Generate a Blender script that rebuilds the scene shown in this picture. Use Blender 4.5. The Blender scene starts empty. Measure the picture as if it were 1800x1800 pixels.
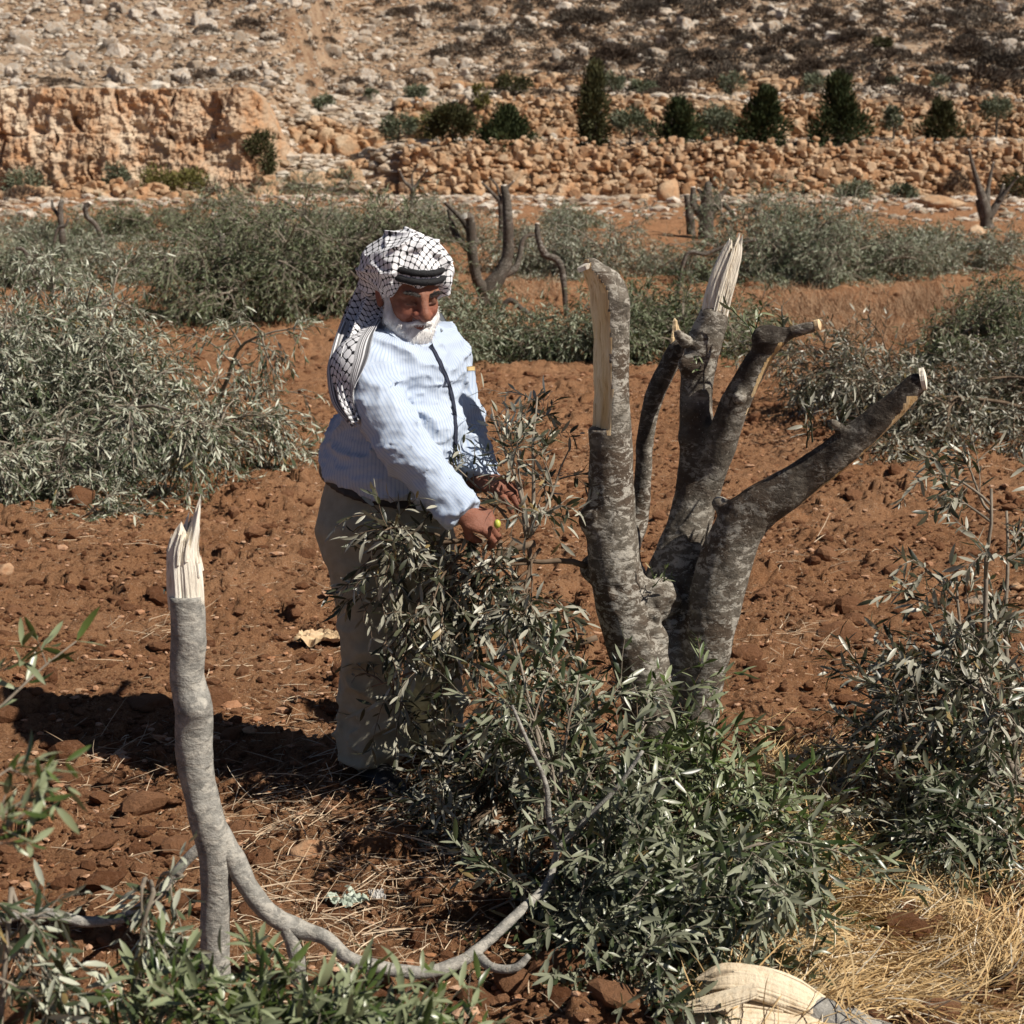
import bpy, bmesh, math, random
import numpy as np
from mathutils import Vector

SC = bpy.context.scene
COL = SC.collection
R = math.radians

# ------------------------------------------------------------------ camera, sky, sun, exposure
CAM_H, FPX, PITCH = 1.84, 3000.0, R(11.4)
cam_d = bpy.data.cameras.new('camera'); cam = bpy.data.objects.new('camera', cam_d); COL.objects.link(cam)
cam.location = (0, 0, CAM_H); cam.rotation_euler = (R(90) - PITCH, 0, 0)
cam_d.sensor_width = 24.0; cam_d.sensor_height = 24.0; cam_d.lens = 40.0
cam_d.clip_start = 0.05; cam_d.clip_end = 600
cam_d.dof.use_dof = True; cam_d.dof.focus_distance = 5.05; cam_d.dof.aperture_fstop = 5.6
SC.camera = cam

SUN_DIR = Vector((1.0, -0.52, 1.14)).normalized()
world = bpy.data.worlds.new('World'); SC.world = world; world.use_nodes = True
wn = world.node_tree; bg = wn.nodes['Background']
sky = wn.nodes.new('ShaderNodeTexSky'); sky.sky_type = 'NISHITA'; sky.sun_disc = False; sky.air_density = 0.45; sky.dust_density = 0.3; sky.ozone_density = 1.0
sky.sun_elevation = math.asin(SUN_DIR.z); sky.sun_rotation = math.atan2(SUN_DIR.x, SUN_DIR.y)
wn.links.new(sky.outputs[0], bg.inputs[0]); bg.inputs[1].default_value = 0.05
sun_d = bpy.data.lights.new('sun', 'SUN'); sun_d.energy = 5.0; sun_d.angle = R(0.53); sun_d.color = (1.0, 0.93, 0.83)
sun = bpy.data.objects.new('sun', sun_d); COL.objects.link(sun)
sun.rotation_euler = SUN_DIR.to_track_quat('Z', 'Y').to_euler(); sun.location = (6, -3, 8)
SC.view_settings.view_transform = 'Standard'; SC.view_settings.look = 'None'
SC.view_settings.exposure = 0.30; SC.view_settings.gamma = 1.0

# ------------------------------------------------------------------ maths helpers
CP, SP = math.cos(PITCH), math.sin(PITCH)
def ray(px, py):
    u, v = (px - 900) / FPX, (900 - py) / FPX
    return np.array([u, CP + v * SP, -SP + v * CP])
def at(px, py, Y):                                # the point seen in direction (px, py) of the survey photo at distance Y
    r = ray(px, py); return np.array([0, 0, CAM_H]) + r * (Y / r[1])
def nrm(a): return a / np.maximum(np.linalg.norm(a, axis=-1, keepdims=True), 1e-9)
def sstep(a, b, x):
    t = np.clip((x - a) / (b - a), 0, 1); return t * t * (3 - 2 * t)
def hsh(ix, iy, iz, seed):
    h = (ix.astype(np.int64) * 374761393 + iy.astype(np.int64) * 668265263 + iz.astype(np.int64) * 2147483647 + seed * 1442695041) & 0xffffffff
    h = ((h ^ (h >> 13)) * 1274126177) & 0xffffffff
    h = ((h ^ (h >> 16)) * 2246822519) & 0xffffffff
    return (h ^ (h >> 15)) & 0xffffffff
def perlin(x, y, z, seed=0):
    x, y, z = np.broadcast_arrays(np.asarray(x, float), np.asarray(y, float), np.asarray(z, float))
    xi, yi, zi = np.floor(x), np.floor(y), np.floor(z)
    xf, yf, zf = x - xi, y - yi, z - zi
    xi, yi, zi = xi.astype(np.int64), yi.astype(np.int64), zi.astype(np.int64)
    f = lambda t: t * t * t * (t * (t * 6 - 15) + 10)
    u, v, w = f(xf), f(yf), f(zf)
    out = 0
    for dx in (0, 1):
        for dy in (0, 1):
            for dz in (0, 1):
                h = hsh(xi + dx, yi + dy, zi + dz, seed)
                gx = ((h & 255) / 127.5) - 1; gy = (((h >> 8) & 255) / 127.5) - 1; gz = (((h >> 16) & 255) / 127.5) - 1
                g = gx * (xf - dx) + gy * (yf - dy) + gz * (zf - dz)
                out = out + g * (u if dx else 1 - u) * (v if dy else 1 - v) * (w if dz else 1 - w)
    return out
def perlin2(x, y, seed=0):
    x, y = np.broadcast_arrays(np.asarray(x, float), np.asarray(y, float))
    xi, yi = np.floor(x), np.floor(y); xf, yf = x - xi, y - yi
    xi, yi = xi.astype(np.int64), yi.astype(np.int64); zz = np.zeros_like(xi)
    f = lambda t: t * t * t * (t * (t * 6 - 15) + 10)
    u, v = f(xf), f(yf); out = 0
    for dx in (0, 1):
        for dy in (0, 1):
            h = hsh(xi + dx, yi + dy, zz, seed); a = (h & 4095) * (2 * math.pi / 4096)
            out = out + (np.cos(a) * (xf - dx) + np.sin(a) * (yf - dy)) * (u if dx else 1 - u) * (v if dy else 1 - v)
    return out * 1.4
def worley2(x, y, seed=0):
    """distance to the nearest jittered cell point and that cell's random number"""
    xi, yi = np.floor(x).astype(np.int64), np.floor(y).astype(np.int64); zz = np.zeros_like(xi)
    best = np.full(x.shape, 9.0); rnd = np.zeros(x.shape)
    for dx in (-1, 0, 1):
        for dy in (-1, 0, 1):
            h = hsh(xi + dx, yi + dy, zz, seed)
            px = xi + dx + (h & 1023) / 1023.0; py = yi + dy + ((h >> 10) & 1023) / 1023.0
            d = np.hypot(px - x, py - y); m = d < best
            best = np.where(m, d, best); rnd = np.where(m, ((h >> 20) & 1023) / 1023.0, rnd)
    return best, rnd

# ------------------------------------------------------------------ mesh helpers
def mesh(name, V, F, mat, root=None, attrs=None, smooth=True, mats=None, fmat=None):
    """one mesh object; V in world space, F a list of index arrays (quads / triangles); a parent's location is taken off"""
    V = np.asarray(V, np.float64)
    if root is not None: V = V - np.array(root.location)
    me = bpy.data.meshes.new(name)
    F = [np.asarray(f) for f in F if len(f)]
    n = len(V); me.vertices.add(n); me.vertices.foreach_set('co', V.astype(np.float32).ravel())
    loops = np.concatenate([f.ravel() for f in F]).astype(np.int32)
    sizes = np.concatenate([np.full(len(f), f.shape[1]) for f in F]).astype(np.int32)
    starts = np.concatenate([[0], np.cumsum(sizes)[:-1]]).astype(np.int32)
    me.loops.add(len(loops)); me.loops.foreach_set('vertex_index', loops)
    me.polygons.add(len(sizes)); me.polygons.foreach_set('loop_start', starts); me.polygons.foreach_set('loop_total', sizes)
    me.update(calc_edges=True)
    me.polygons.foreach_set('use_smooth', np.full(len(sizes), bool(smooth)))
    for m in (mats or [mat]): me.materials.append(m)
    if fmat is not None: me.polygons.foreach_set('material_index', np.asarray(fmat, np.int32))
    for k, a in (attrs or {}).items():
        a = np.asarray(a, np.float32)
        at_ = me.attributes.new(k, 'FLOAT' if a.ndim == 1 else 'FLOAT_VECTOR', 'POINT')
        at_.data.foreach_set('value' if a.ndim == 1 else 'vector', a.ravel())
    o = bpy.data.objects.new(name, me); COL.objects.link(o)
    if root is not None: o.parent = root
    return o
def tag(o, label=None, cat=None, group=None, kind=None):
    if label: o['label'] = label
    if cat: o['category'] = cat
    if group: o['group'] = group
    if kind: o['kind'] = kind
    return o
def thing(name, loc, label, cat, group=None):
    o = bpy.data.objects.new(name, None); COL.objects.link(o); o.location = [float(c) for c in loc]; o.empty_display_size = 0.1
    return tag(o, label, cat, group)
class MB:
    """collects vertices, faces and point attributes of ONE mesh"""
    def __init__(s): s.V, s.F, s.n, s.A = [], {3: [], 4: []}, 0, {}
    def add(s, V, F, **A):
        V = np.asarray(V, float).reshape(-1, 3)
        for f in F:
            f = np.asarray(f)
            if len(f): s.F[f.shape[1]].append(f + s.n)
        for k, a in A.items():
            s.A.setdefault(k, []).append((s.n, np.broadcast_to(np.asarray(a, float), (len(V),) + np.shape(a)[1:])))
        s.V.append(V); s.n += len(V); return s
    def build(s, name, mat, root=None, smooth=True):
        V = np.concatenate(s.V); F = [np.concatenate(f) for f in s.F.values() if f]
        at_ = {}
        for k, l in s.A.items():
            full = np.zeros(s.n)
            for off, a in l: full[off:off + len(a)] = a
            at_[k] = full
        return mesh(name, V, F, mat, root, at_, smooth)

def tubes(P, rad, k=5, cap=True):
    """P (n,m,3) polylines, rad (n,m) -> V, F of n tubes with k sides"""
    P = np.asarray(P, float); rad = np.broadcast_to(np.asarray(rad, float), P.shape[:2])
    n, m, _ = P.shape
    T = np.empty_like(P); T[:, 1:-1] = P[:, 2:] - P[:, :-2]; T[:, 0] = P[:, 1] - P[:, 0]; T[:, -1] = P[:, -1] - P[:, -2]
    T = nrm(T)
    a0 = nrm(np.cross(T[:, 0], np.where(np.abs(T[:, 0, 2:3]) < .9, [[0, 0, 1.]], [[1., 0, 0]])))
    A = np.empty_like(P); A[:, 0] = a0
    for j in range(1, m):
        a = A[:, j - 1] - T[:, j] * np.sum(A[:, j - 1] * T[:, j], -1, keepdims=True); A[:, j] = nrm(a)
    B = np.cross(T, A)
    th = np.arange(k) * 2 * math.pi / k
    V = P[:, :, None] + rad[:, :, None, None] * (np.cos(th)[None, None, :, None] * A[:, :, None] + np.sin(th)[None, None, :, None] * B[:, :, None])
    idx = np.arange(n * m * k).reshape(n, m, k)
    a, b = idx[:, :-1], idx[:, 1:]
    F4 = np.stack([a, np.roll(a, -1, 2), np.roll(b, -1, 2), b], -1).reshape(-1, 4)
    V = V.reshape(-1, 3); F = [F4]
    if cap:
        c0 = len(V) + np.arange(n); c1 = c0 + n
        V = np.concatenate([V, P[:, 0], P[:, -1]])
        s, e = idx[:, 0], idx[:, -1]
        t0 = np.stack([np.broadcast_to(c0[:, None], s.shape), np.roll(s, -1, 1), s], -1).reshape(-1, 3)
        t1 = np.stack([np.broadcast_to(c1[:, None], e.shape), e, np.roll(e, -1, 1)], -1).reshape(-1, 3)
        F.append(np.concatenate([t0, t1]))
    return V, F
def catmull(P, n):
    P = np.asarray(P, float); Q = np.concatenate([[2 * P[0] - P[1]], P, [2 * P[-1] - P[-2]]])
    t = np.linspace(0, len(P) - 1 - 1e-6, n); i = t.astype(int); f = (t - i)[:, None]
    a, b, c, d = Q[i], Q[i + 1], Q[i + 2], Q[i + 3]
    return .5 * (2 * b + (c - a) * f + (2 * a - 5 * b + 4 * c - d) * f ** 2 + (3 * b - a - 3 * c + d) * f ** 3)
def limb(pts, radii, n=40, k=16, rough=.08, seed=0, freq=9.):
    """a bark-covered limb: smooth centre line, radius with lumps"""
    P = catmull(pts, n); r = np.interp(np.linspace(0, len(radii) - 1, n), np.arange(len(radii)), radii)
    V, F = tubes(P[None], r[None], k)
    c = np.concatenate([np.repeat(P, k, 0), P[:1], P[-1:]])
    d = V - c; nn = perlin(V[:, 0] * freq, V[:, 1] * freq, V[:, 2] * freq, seed) + .5 * perlin(V[:, 0] * freq * 2.7, V[:, 1] * freq * 2.7, V[:, 2] * freq * 2.7, seed + 1)
    return c + d * (1 + rough * 2 * nn)[:, None], F

# surface nets: a closed mesh from a signed distance grid
def surface_nets(D, lo, h):
    nx, ny, nz = D.shape; cs = (nx - 1, ny - 1, nz - 1)
    S = np.zeros((cs[0] * cs[1] * cs[2], 3)); C = np.zeros(cs[0] * cs[1] * cs[2]); quads = []
    dims = np.array(D.shape)
    for ax in range(3):
        o = [(ax + 1) % 3, (ax + 2) % 3]
        sl0 = [slice(None)] * 3; sl1 = [slice(None)] * 3; sl0[ax] = slice(0, -1); sl1[ax] = slice(1, None)
        d0, d1 = D[tuple(sl0)], D[tuple(sl1)]
        E = np.argwhere((d0 < 0) != (d1 < 0))
        if not len(E): continue
        a = d0[tuple(E.T)]; b = d1[tuple(E.T)]; t = a / (a - b)
        pos = E.astype(float); pos[:, ax] += t
        cells = []
        ok_all = np.ones(len(E), bool)
        for (du, dv) in ((-1, -1), (0, -1), (0, 0), (-1, 0)):
            c = E.copy(); c[:, o[0]] += du; c[:, o[1]] += dv
            ok = np.all((c >= 0) & (c < np.array(cs)), 1); ok_all &= ok
            fl = (c[:, 0] * cs[1] + c[:, 1]) * cs[2] + c[:, 2]; cells.append(fl)
            np.add.at(C, fl[ok], 1)
            for q in range(3): np.add.at(S[:, q], fl[ok], pos[ok, q])
        q = np.stack(cells, 1); q = np.where((a < 0)[:, None], q, q[:, ::-1]); quads.append(q[ok_all])
    used = np.nonzero(C)[0]; V = S[used] / C[used][:, None] * h + np.array(lo)
    m = np.full(len(C), -1, np.int64); m[used] = np.arange(len(used))
    return V, [m[np.concatenate(quads)]]
def sdf_mesh(fn, lo, hi, h):
    lo, hi = np.array(lo, float), np.array(hi, float)
    n = np.ceil((hi - lo) / h).astype(int) + 1
    g = np.stack(np.meshgrid(*[lo[i] + np.arange(n[i]) * h for i in range(3)], indexing='ij'), -1)
    D = np.empty(tuple(n))
    for i in range(0, n[0], 24): D[i:i + 24] = fn(g[i:i + 24].reshape(-1, 3)).reshape(g[i:i + 24].shape[:3])
    return surface_nets(D, lo, h)
def smin(a, b, k):
    h = np.maximum(k - np.abs(a - b), 0) / k; return np.minimum(a, b) - h * h * k * .25
def smax(a, b, k): return -smin(-a, -b, k)
def cap(p, a, b, ra, rb):
    a, b = np.asarray(a, float), np.asarray(b, float); ab = b - a
    t = np.clip(((p - a) @ ab) / (ab @ ab), 0, 1)
    return np.linalg.norm(p - a - t[:, None] * ab, axis=1) - (ra + (rb - ra) * t)
def ell(p, c, r):
    r = np.asarray(r, float); q = (p - np.asarray(c)) / r; k0 = np.linalg.norm(q, axis=1); k1 = np.linalg.norm(q / r, axis=1)
    return k0 * (k0 - 1) / np.maximum(k1, 1e-9)
def sph(p, c, r): return np.linalg.norm(p - np.asarray(c), axis=1) - r
def ridge(p, sx, sy, sz, seed): return (1 - np.abs(perlin(p[:, 0] * sx, p[:, 1] * sy, p[:, 2] * sz, seed)) * 1.6).clip(0, 1) ** 4

def ico(sub):
    bm = bmesh.new(); bmesh.ops.create_icosphere(bm, subdivisions=sub, radius=1)
    V = np.array([v.co[:] for v in bm.verts]); F = np.array([[v.index for v in f.verts] for f in bm.faces]); bm.free(); return V, F
ICO1, ICO2, ICO3 = ico(1), ico(2), ico(3)
def rock_template(seed, base, planes=11, hard=16, rough=.03):
    """a stone: a ball cut by random planes, edges softened, lightly roughened"""
    rg = np.random.default_rng(seed); V, F = base
    N = nrm(rg.normal(size=(planes, 3))); H = rg.uniform(.62, 1.0, planes)
    q = V @ N.T; r = np.where(q > .05, H / np.maximum(q, .05), 9.)
    r = np.minimum(-np.log(np.exp(-hard * r).sum(1)) / hard, 1.08)
    r = r + rough * perlin(V[:, 0] * 3, V[:, 1] * 3, V[:, 2] * 3, seed) * 2
    return V * r[:, None] * rg.uniform([.8, .7, .55], [1.15, 1.0, .85]), F
ROCK1 = [rock_template(100 + i, ICO1, 8) for i in range(10)]
ROCK2 = [rock_template(200 + i, ICO2, 11) for i in range(12)]
ROCK3 = [rock_template(300 + i, ICO3, 12, 30, rough=.06) for i in range(10)]
def block_template(seed):
    """a roughly squared building stone: a ball cut by jittered box faces and a few corners"""
    rg = np.random.default_rng(seed); V, F = ICO3; A = np.concatenate([np.eye(3), -np.eye(3)]); N = nrm(np.concatenate([A + rg.normal(0, .22, A.shape), rg.normal(size=(4, 3))])); H = np.concatenate([rg.uniform(.52, .72, 6), rg.uniform(.72, .95, 4)])
    q = V @ N.T; r = np.where(q > .05, H / np.maximum(q, .05), 9.); r = np.minimum(-np.log(np.exp(-38 * r).sum(1)) / 38, 1.1)
    return V * (r + .05 * perlin(V[:, 0] * 3, V[:, 1] * 3, V[:, 2] * 3, seed) + .03 * perlin(V[:, 0] * 8, V[:, 1] * 8, V[:, 2] * 8, seed))[:, None] * 1.25, F
ROCKW = [block_template(400 + i) for i in range(9)] + [rock_template(430 + i, ICO3, 12, 30, rough=.08) for i in range(9)]
def rotm(rg, n, flat=False):
    a = rg.uniform(0, 2 * math.pi, n); c, s = np.cos(a), np.sin(a); o = np.zeros(n); l = np.ones(n)
    Z = np.stack([np.stack([c, -s, o], -1), np.stack([s, c, o], -1), np.stack([o, o, l], -1)], 1)
    if flat: b = rg.normal(0, .2, n)
    else: b = rg.uniform(0, 2 * math.pi, n)
    c, s = np.cos(b), np.sin(b)
    X = np.stack([np.stack([l, o, o], -1), np.stack([o, c, -s], -1), np.stack([o, s, c], -1)], 1)
    return Z @ X
def scatter(mb, templates, P, S, rg, flat=True, tint=None):
    """many stones / clods into one collector: P (n,3), S (n,3) sizes"""
    n = len(P); which = rg.integers(0, len(templates), n); M = rotm(rg, n, flat)
    tint = rg.uniform(0, 1, n) if tint is None else tint
    for k, (TV, TF) in enumerate(templates):
        i = np.nonzero(which == k)[0]
        if not len(i): continue
        V = np.einsum('nij,vj->nvi', M[i], TV) * S[i][:, None] + P[i][:, None]
        F = TF[None] + (np.arange(len(i)) * len(TV))[:, None, None]
        mb.add(V.reshape(-1, 3), [F.reshape(-1, 3)], tint=np.repeat(tint[i], len(TV)))

# ------------------------------------------------------------------ terrain heights
def gh_lo(x, y):
    x, y = np.asarray(x, float), np.asarray(y, float)
    z = .84 * sstep(20, 60, y)
    w = sstep(70, 30, y)
    z = z + .05 * perlin2(x * .55, y * .8, 3) + .035 * perlin2(x * 1.7, y * 1.7, 4) + .10 * w * perlin2(x * .13, y * .13, 5) * sstep(6, 16, y)
    return z
def gh(x, y):
    z = gh_lo(x, y)
    d, r = worley2(np.asarray(x, float) * 7 + .6 * perlin2(x * 9, y * 9, 7), np.asarray(y, float) * 7, 8)
    patch = .35 + .65 * sstep(-.25, .35, perlin2(np.asarray(x) * 1.1, np.asarray(y) * 1.1, 21))
    z = z + patch * .075 * (1 - (d / (.45 + .4 * r)) ** 2).clip(0, 1) * r ** 4
    d, r = worley2(np.asarray(x, float) * 19 + .6 * perlin2(x * 23, y * 23, 9), np.asarray(y, float) * 19, 10)
    z = z + patch * .030 * (1 - (d / .75) ** 2).clip(0, 1) * (.2 + .8 * r)
    d, r = worley2(np.asarray(x, float) * 47, np.asarray(y, float) * 47, 11)
    z = z + .011 * (1 - (d / .8) ** 2).clip(0, 1) * r
    return z + .022 * perlin2(x * 4.3, y * 4.3, 12) + .011 * perlin2(x * 12, y * 12, 13) + .007 * perlin2(x * 31, y * 31, 15)
def ground_at(px, py):
    r = ray(px, py); o = np.array([0, 0, CAM_H]); z = 0.
    for _ in range(12):
        p = o + r * ((z - CAM_H) / r[2]); z = float(gh_lo(p[0], p[1]))
        if p[1] > 62 or p[1] < 0: p = o + r * (60 / r[1]); break
    return p
def hillz(x, y):
    x, y = np.asarray(x, float), np.asarray(y, float)
    zr = np.interp(y, [54, 59.6, 60.1, 60.8, 66, 66.8, 73, 73.4, 140], [.40, .70, .75, 2.5, 2.85, 4.3, 5.0, 5.5, 5.5 + 66.6 * .42])
    zl = np.interp(y, [54, 60.0, 61.9, 62.5, 63.5, 140], [.4, .8, 1.5, 4.2, 4.55, 4.55 + 76.5 * .40])
    zm = np.interp(y, [54, 59.0, 64, 64.5, 67, 73, 140], [.4, .75, 2.35, 3.4, 4.0, 5.4, 5.4 + 67 * .42])
    xs = x + .8 * perlin2(y * .2, x * .1, 30)
    a, b = sstep(-5.5, -3.6, xs), sstep(-9.0, -7.6, xs)
    z = zl * (1 - b) + zm * b * (1 - a) + zr * a
    return z + sstep(61, 70, y) * (.45 * perlin2(x * .16, y * .16, 31) + .22 * perlin2(x * .5, y * .5, 32)) + .06 * perlin2(x * 1.6, y * 1.6, 33)
def hill_at(px, py):
    r = ray(px, py); t = np.linspace(56, 135, 1600) / r[1]; p = np.array([0, 0, CAM_H]) + r[None] * t[:, None]
    below = np.nonzero(p[:, 2] < hillz(p[:, 0], p[:, 1]))[0]
    return p[below[0]] if len(below) else None

# ------------------------------------------------------------------ node materials
class NM:
    def __init__(s, name):
        s.m = bpy.data.materials.new(name); s.m.use_nodes = True; s.t = s.m.node_tree
        s.b = s.t.nodes['Principled BSDF']; s.out = s.t.nodes['Material Output']
    def n(s, typ, **kw):
        nd = s.t.nodes.new('ShaderNode' + typ)
        for k, v in kw.items():
            if k.startswith('_'): setattr(nd, k[1:], v)
            else:
                key = int(k[1:]) if k[0] == 'i' and k[1:].isdigit() else k.replace('__', ' ')
                if hasattr(v, 'bl_idname') or isinstance(v, bpy.types.NodeSocket): s.t.links.new(v, nd.inputs[key])
                else: nd.inputs[key].default_value = v
        return nd
    def coord(s, which='Object'): return s.n('TexCoord').outputs[which]
    def noise(s, scale, detail=4, rough=.55, vec=None, dist=0.):
        nd = s.n('TexNoise', Scale=scale, Detail=detail, Roughness=rough, Distortion=dist)
        s.t.links.new(vec if vec is not None else s.coord(), nd.inputs['Vector']); return nd.outputs[0]
    def map(s, scale, vec=None):
        nd = s.n('Mapping'); nd.inputs['Scale'].default_value = scale
        s.t.links.new(vec if vec is not None else s.coord(), nd.inputs['Vector']); return nd.outputs[0]
    def ramp(s, fac, stops):
        nd = s.n('ValToRGB'); s.t.links.new(fac, nd.inputs[0]); e = nd.color_ramp.elements
        while len(e) < len(stops): e.new(.5)
        for el, (p, c) in zip(e, stops):
            el.position = p; el.color = (c, c, c, 1) if isinstance(c, (int, float)) else (*c, 1)
        return nd.outputs[0]
    def mix(s, fac, a, b, blend='MIX'):
        nd = s.n('Mix', _data_type='RGBA', _blend_type=blend)
        for sock, v in ((nd.inputs[0], fac), (nd.inputs[6], a), (nd.inputs[7], b)):
            if isinstance(v, bpy.types.NodeSocket): s.t.links.new(v, sock)
            else: sock.default_value = v if isinstance(v, float) else (*v, 1)
        return nd.outputs[2]
    def math(s, op, a, b=0., clamp=False):
        nd = s.n('Math', _operation=op, _use_clamp=clamp)
        for sock, v in ((nd.inputs[0], a), (nd.inputs[1], b)):
            if isinstance(v, bpy.types.NodeSocket): s.t.links.new(v, sock)
            else: sock.default_value = v
        return nd.outputs[0]
    def attr(s, name): return s.n('Attribute', _attribute_name=name).outputs['Fac']
    def rnd(s): return s.n('ObjectInfo').outputs['Random']
    def done(s, col, rough=.85, spec=.3, bump=None, bstr=.5, bdist=.01, extra=None):
        for k, v in (('Base Color', col), ('Roughness', rough), ('Specular IOR Level', spec)):
            if isinstance(v, bpy.types.NodeSocket): s.t.links.new(v, s.b.inputs[k])
            else: s.b.inputs[k].default_value = (*v, 1) if isinstance(v, tuple) else v
        if bump is not None:
            bn = s.n('Bump', Strength=bstr, Distance=bdist); s.t.links.new(bump, bn.inputs['Height']); s.t.links.new(bn.outputs[0], s.b.inputs['Normal'])
        return s.m

def m_soil():
    k = NM('red_soil'); c = k.coord()
    big = k.noise(1.3, 5, .6, c); mid = k.noise(11, 8, .72, c); fine = k.noise(140, 6, .75, c)
    col = k.mix(k.ramp(big, [(.32, 0.), (.68, 1.)]), (.305, .142, .064), (.405, .220, .116))
    col = k.mix(k.ramp(mid, [(.34, .8), (.52, 0.)]), col, (.105, .043, .020))  # low spots of the bump painted darker, as shade in the crevices
    col = k.mix(k.ramp(fine, [(.50, 0.), (.63, .75)]), col, (.47, .275, .155))
    col = k.mix(k.ramp(fine, [(.34, .7), (.46, 0.)]), col, (.12, .050, .026))
    vo = k.n('TexVoronoi', Scale=70., Randomness=1.); k.t.links.new(c, vo.inputs['Vector'])
    col = k.mix(k.math('MULTIPLY', k.ramp(vo.outputs['Distance'], [(.16, .8), (.26, 0.)]), k.ramp(k.noise(9, 3, .6, c), [(.45, 0.), (.6, 1.)])), col, (.52, .37, .26))
    h = k.math('ADD', mid, k.math('MULTIPLY', fine, .6))
    return k.done(col, .95, .1, h, 1.0, .035)
def m_clod():
    k = NM('soil_clods'); c = k.coord()
    col = k.mix(k.attr('tint'), (.165, .070, .033), (.36, .185, .098))
    col = k.mix(k.ramp(k.noise(60, 4, .6, c), [(.5, 0.), (.7, .5)]), col, (.38, .21, .125))
    return k.done(col, .95, .1, k.noise(70, 8, .78, c), 1.0, .03)
def m_hill():
    k = NM('hill_soil'); c = k.coord()
    a = k.noise(.25, 5, .6, c); b = k.noise(2.2, 5, .65, c); f = k.noise(9, 4, .7, c)
    col = k.mix(k.ramp(a, [(.35, 0.), (.65, 1.)]), (.31, .200, .120), (.42, .31, .215))
    col = k.mix(k.ramp(b, [(.40, .7), (.56, 0.)]), col, (.17, .085, .045))
    col = k.mix(k.ramp(f, [(.52, 0.), (.66, .7)]), col, (.46, .35, .25))
    return k.done(col, .95, .1, f, .9, .12)
def m_stone(name, dark, light, soil, obj_random=False, scale=6., bd=.03):
    k = NM(name); c = k.coord(); t = k.rnd() if obj_random else k.attr('tint')
    col = k.mix(t, dark, light)
    col = k.mix(k.ramp(k.noise(scale, 5, .6, c), [(.42, 0.), (.66, .8)]), col, soil)
    col = k.mix(k.ramp(k.noise(scale * 4, 4, .65, c), [(.36, .45), (.5, 0.)]), col, tuple(x * .45 for x in dark))
    return k.done(col, .9, .2, k.noise(scale * 5, 5, .65, c), .7, bd)
def m_leaf(name, top, top2, under, rough=.42, spec=.45, trans=.12, dry=.02):
    k = NM(name); t = k.attr('tint')
    g = k.n('NewGeometry')
    c1 = k.mix(t, top, top2)
    if dry: c1 = k.mix(k.math('GREATER_THAN', t, 1 - dry), c1, (.26, .19, .08))
    col = k.mix(g.outputs['Backfacing'], c1, k.mix(t, under, tuple(x * .72 for x in under)))
    k.done(col, rough, spec)
    if trans:
        tr = k.n('BsdfTranslucent'); k.t.links.new(k.mix(.5, col, (.16, .22, .05)), tr.inputs['Color'])
        mx = k.n('MixShader'); mx.inputs[0].default_value = trans
        k.t.links.new(k.b.outputs[0], mx.inputs[1]); k.t.links.new(tr.outputs[0], mx.inputs[2]); k.t.links.new(mx.outputs[0], k.out.inputs['Surface'])
    return k.m
def m_bark(name, base, dark, brown, lichen, speck=.62, patch=.5, dark_bark=False):
    k = NM(name); c = k.coord()
    n1 = k.noise(6, 5, .6, c); n2 = k.noise(34, 6, .7, c); n3 = k.noise(95, 4, .65, c)
    ring = k.noise(30, 5, .65, k.map((1, 1, 1.9), c), .6)
    col = k.mix(k.ramp(n2, [(.30, 0.), (.68, 1.)]), tuple(x * .42 for x in base), base)
    col = k.mix(k.ramp(n1, [(patch, 0.), (patch + .12, .9)]), col, brown)
    col = k.mix(k.ramp(ring, [(.30, .85), (.42, 0.)]), col, dark)
    blot = k.math('MULTIPLY', k.ramp(k.noise(26, 5, .75, k.map((1, 1, 1.9), c), .5), [(.50, 0.), (.57, .9)]), k.ramp(k.noise(4.5, 3, .6, c), [(speck - .16, 0.), (speck - .02, 1.)]))
    col = k.mix(blot, col, tuple(x * .82 for x in lichen))
    col = k.mix(k.ramp(n3, [(.62, 0.), (.68, .8)]), col, lichen)
    if dark_bark:
        s = k.math('MULTIPLY', k.attr('dark_bark'), k.ramp(k.noise(14, 6, .75, c), [(.36, .25), (.55, 1.)]))
        col = k.mix(s, col, (.030, .023, .018))
    h = k.math('ADD', k.math('MULTIPLY', ring, .9), n2)
    return k.done(col, .88, .22, h, .8, .008)
def m_wood(name, a, b, c3, scale=1.):
    k = NM(name); c = k.coord()
    gr = k.noise(90 * scale, 6, .7, k.map((1, 1, .09), c), .15); g2 = k.noise(16 * scale, 5, .6, k.map((1, 1, .2), c))
    col = k.mix(k.ramp(g2, [(.35, 0.), (.65, 1.)]), a, b)
    col = k.mix(k.ramp(gr, [(.34, .85), (.47, 0.)]), col, c3)
    return k.done(col, .75, .2, gr, 1., .006)
def m_flat(name, c1, c2, scale=20, rough=.8, spec=.25, bstr=.3, bd=.004):
    k = NM(name); n = k.noise(scale, 4, .6)
    return k.done(k.mix(k.ramp(n, [(.35, 0.), (.65, 1.)]), c1, c2), rough, spec, n, bstr, bd)
def m_tint(name, c1, c2, rough=.85, spec=.2, c3=None):
    k = NM(name); t = k.attr('tint'); col = k.mix(t, c1, c2)
    if c3: col = k.mix(k.math('GREATER_THAN', t, .9), col, c3)
    return k.done(col, rough, spec)
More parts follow.
